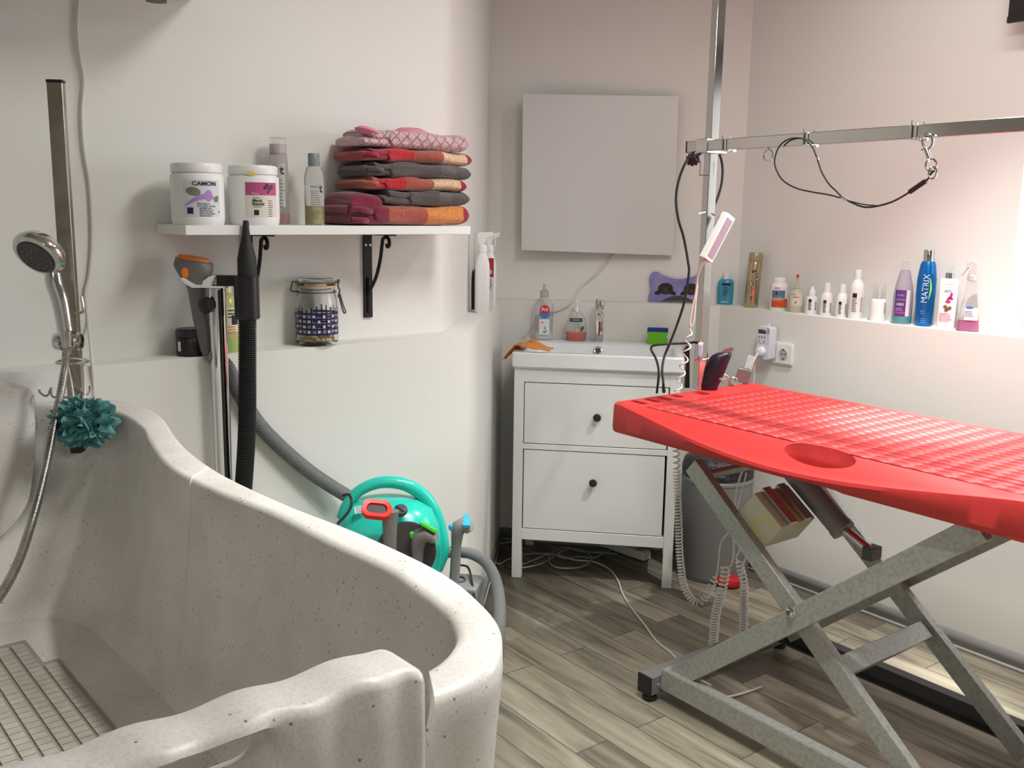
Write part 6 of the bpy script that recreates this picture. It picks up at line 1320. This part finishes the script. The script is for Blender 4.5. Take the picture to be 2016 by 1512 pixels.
m = MB(); m.tube([Q3(1432, 751), Q3(1438, 757), Q3(1452, 759, .03)], .0018, 8); m.tube([Q3(1438, 752), Q3(1434, 757), Q3(1446, 761, .03)], .0018, 8); m.build('blades', STEEL, t, world=True)
# ================================================================== BIN, POWER STRIP, FLOOR CABLES
bf = PZ(1408, 1150, 0); dv = V((bf.x, bf.y, 0)).normalized(); rB = 70*MPP(bf)*1.0; bcn = bf+dv*rB; bcn = bcn if nR.dot(bcn)+rB < OR-.015 else bcn-nR*(nR.dot(bcn)+rB-OR+.015); 
if nB.dot(bcn)+rB > OB-.012: bcn = bcn-nB*(nB.dot(bcn)+rB-OB+.012)
t = thing('waste_bin', 'dark grey round bin with red pedal standing in the corner behind the table', 'bin', V((bcn.x, bcn.y, 0)), face_rot(bcn)); hB_ = ZA(bcn-dv*rB, 935)
lathe_part('bin_body', [(rB*.96, 0), (rB*.99, .01), (rB, .02), (rB, hB_-.02), (rB*1.0, hB_-.002), (rB*.97, hB_), (rB*.95, hB_-.01)], mat('bin_grey', (.2, .2, .195), .45), t, 48)
lathe_part('bin_bag', [(rB*1.005, hB_-.03), (rB*1.01, hB_+.002), (rB*.95, hB_+.03), (rB*.8, hB_+.045), (rB*.4, hB_+.05), (0, hB_+.045)], mat('bin_bag', (.02, .02, .022), .35, bump=(25, 1, .02)), t, 48)
lathe_part('rim', [(rB*1.0, hB_-.05), (rB*1.015, hB_-.048), (rB*1.015, hB_-.038), (rB, hB_-.036)], LGREY, t, 48)
pp_ = PZ(1433, 1150, 0); lo_ = Matrix.Rotation(-face_rot(bcn), 4, 'Z') @ (pp_-V((bcn.x, bcn.y, 0)))
m = MB(); m.lathe([(.042, .004), (.046, .012), (.044, .03), (.036, .038), (0, .041)], 28, Matrix.Translation((lo_.x, lo_.y-.02, 0)), sy=.8); m.build('pedal', mat('dark_red_plastic', (.5, .015, .02), .4), t)
sp0, sp1 = PZ(1190, 1075, .0), PZ(1262, 1100, .0)
dsp = (sp1-sp0); dsp.z = 0; t = thing('power_strip', 'white power strip with sockets lying on the floor under the sink cabinet', 'power strip', (sp0+sp1)/2, math.atan2(dsp.y, dsp.x)); Ls = .26
m = MB(); m.box((0, 0, .02), (Ls, .05, .036)); m.build('housing', WPLAS, t, bev=.006)
for k in range(4):
    o = MB().lathe([(.0, .0385), (.019, .0385), (.0205, .0395), (.0205, .037)], 20, Matrix.Translation((-.09+.06*k, 0, 0))).build('socket', mat('well_grey'), t)
def fl_(pts, r=.0032, z=.0045): mm = MB(); mm.tube(sm([PZ(x, y, z) for x, y in pts], 6), r, 8); return mm
tag(fl_([(1205, 1082), (1170, 1098), (1140, 1096), (1110, 1099), (1085, 1090), (1062, 1090), (1030, 1092), (1000, 1102), (985, 1110), (975, 1106), (973, 1090), (978, 1074), (1003, 1067), (1030, 1062)]).build('extension_cable', CABLED), 'grey-white cable looping round the left leg of the sink cabinet on the floor', 'cable')
tag(fl_([(1215, 1090), (1180, 1088), (1140, 1085), (1118, 1078), (1095, 1082), (1081, 1098), (1090, 1115), (1122, 1119), (1150, 1114), (1164, 1102), (1155, 1087), (1130, 1080), (1105, 1086), (1070, 1108), (1035, 1117), (1022, 1116)], z=.0115).build('coiled_cable', CABLED), 'white cable lying in a loop on the floor under the sink cabinet', 'cable')
tag(fl_([(1030, 1111), (1060, 1099), (1075, 1092), (1099, 1093), (1130, 1102), (1168, 1106), (1200, 1121), (1217, 1144), (1226, 1169), (1246, 1201), (1268, 1229), (1292, 1261), (1318, 1283), (1336, 1300), (1365, 1330), (1400, 1350)], .0034, z=.0045).build('floor_cable', mat('cable_bright', (.62, .6, .52), .5)), 'long white cable running across the floor from the sink cabinet to the table foot', 'cable')
for o in bpy.data.objects:
    if '_M' in o: del o['_M']
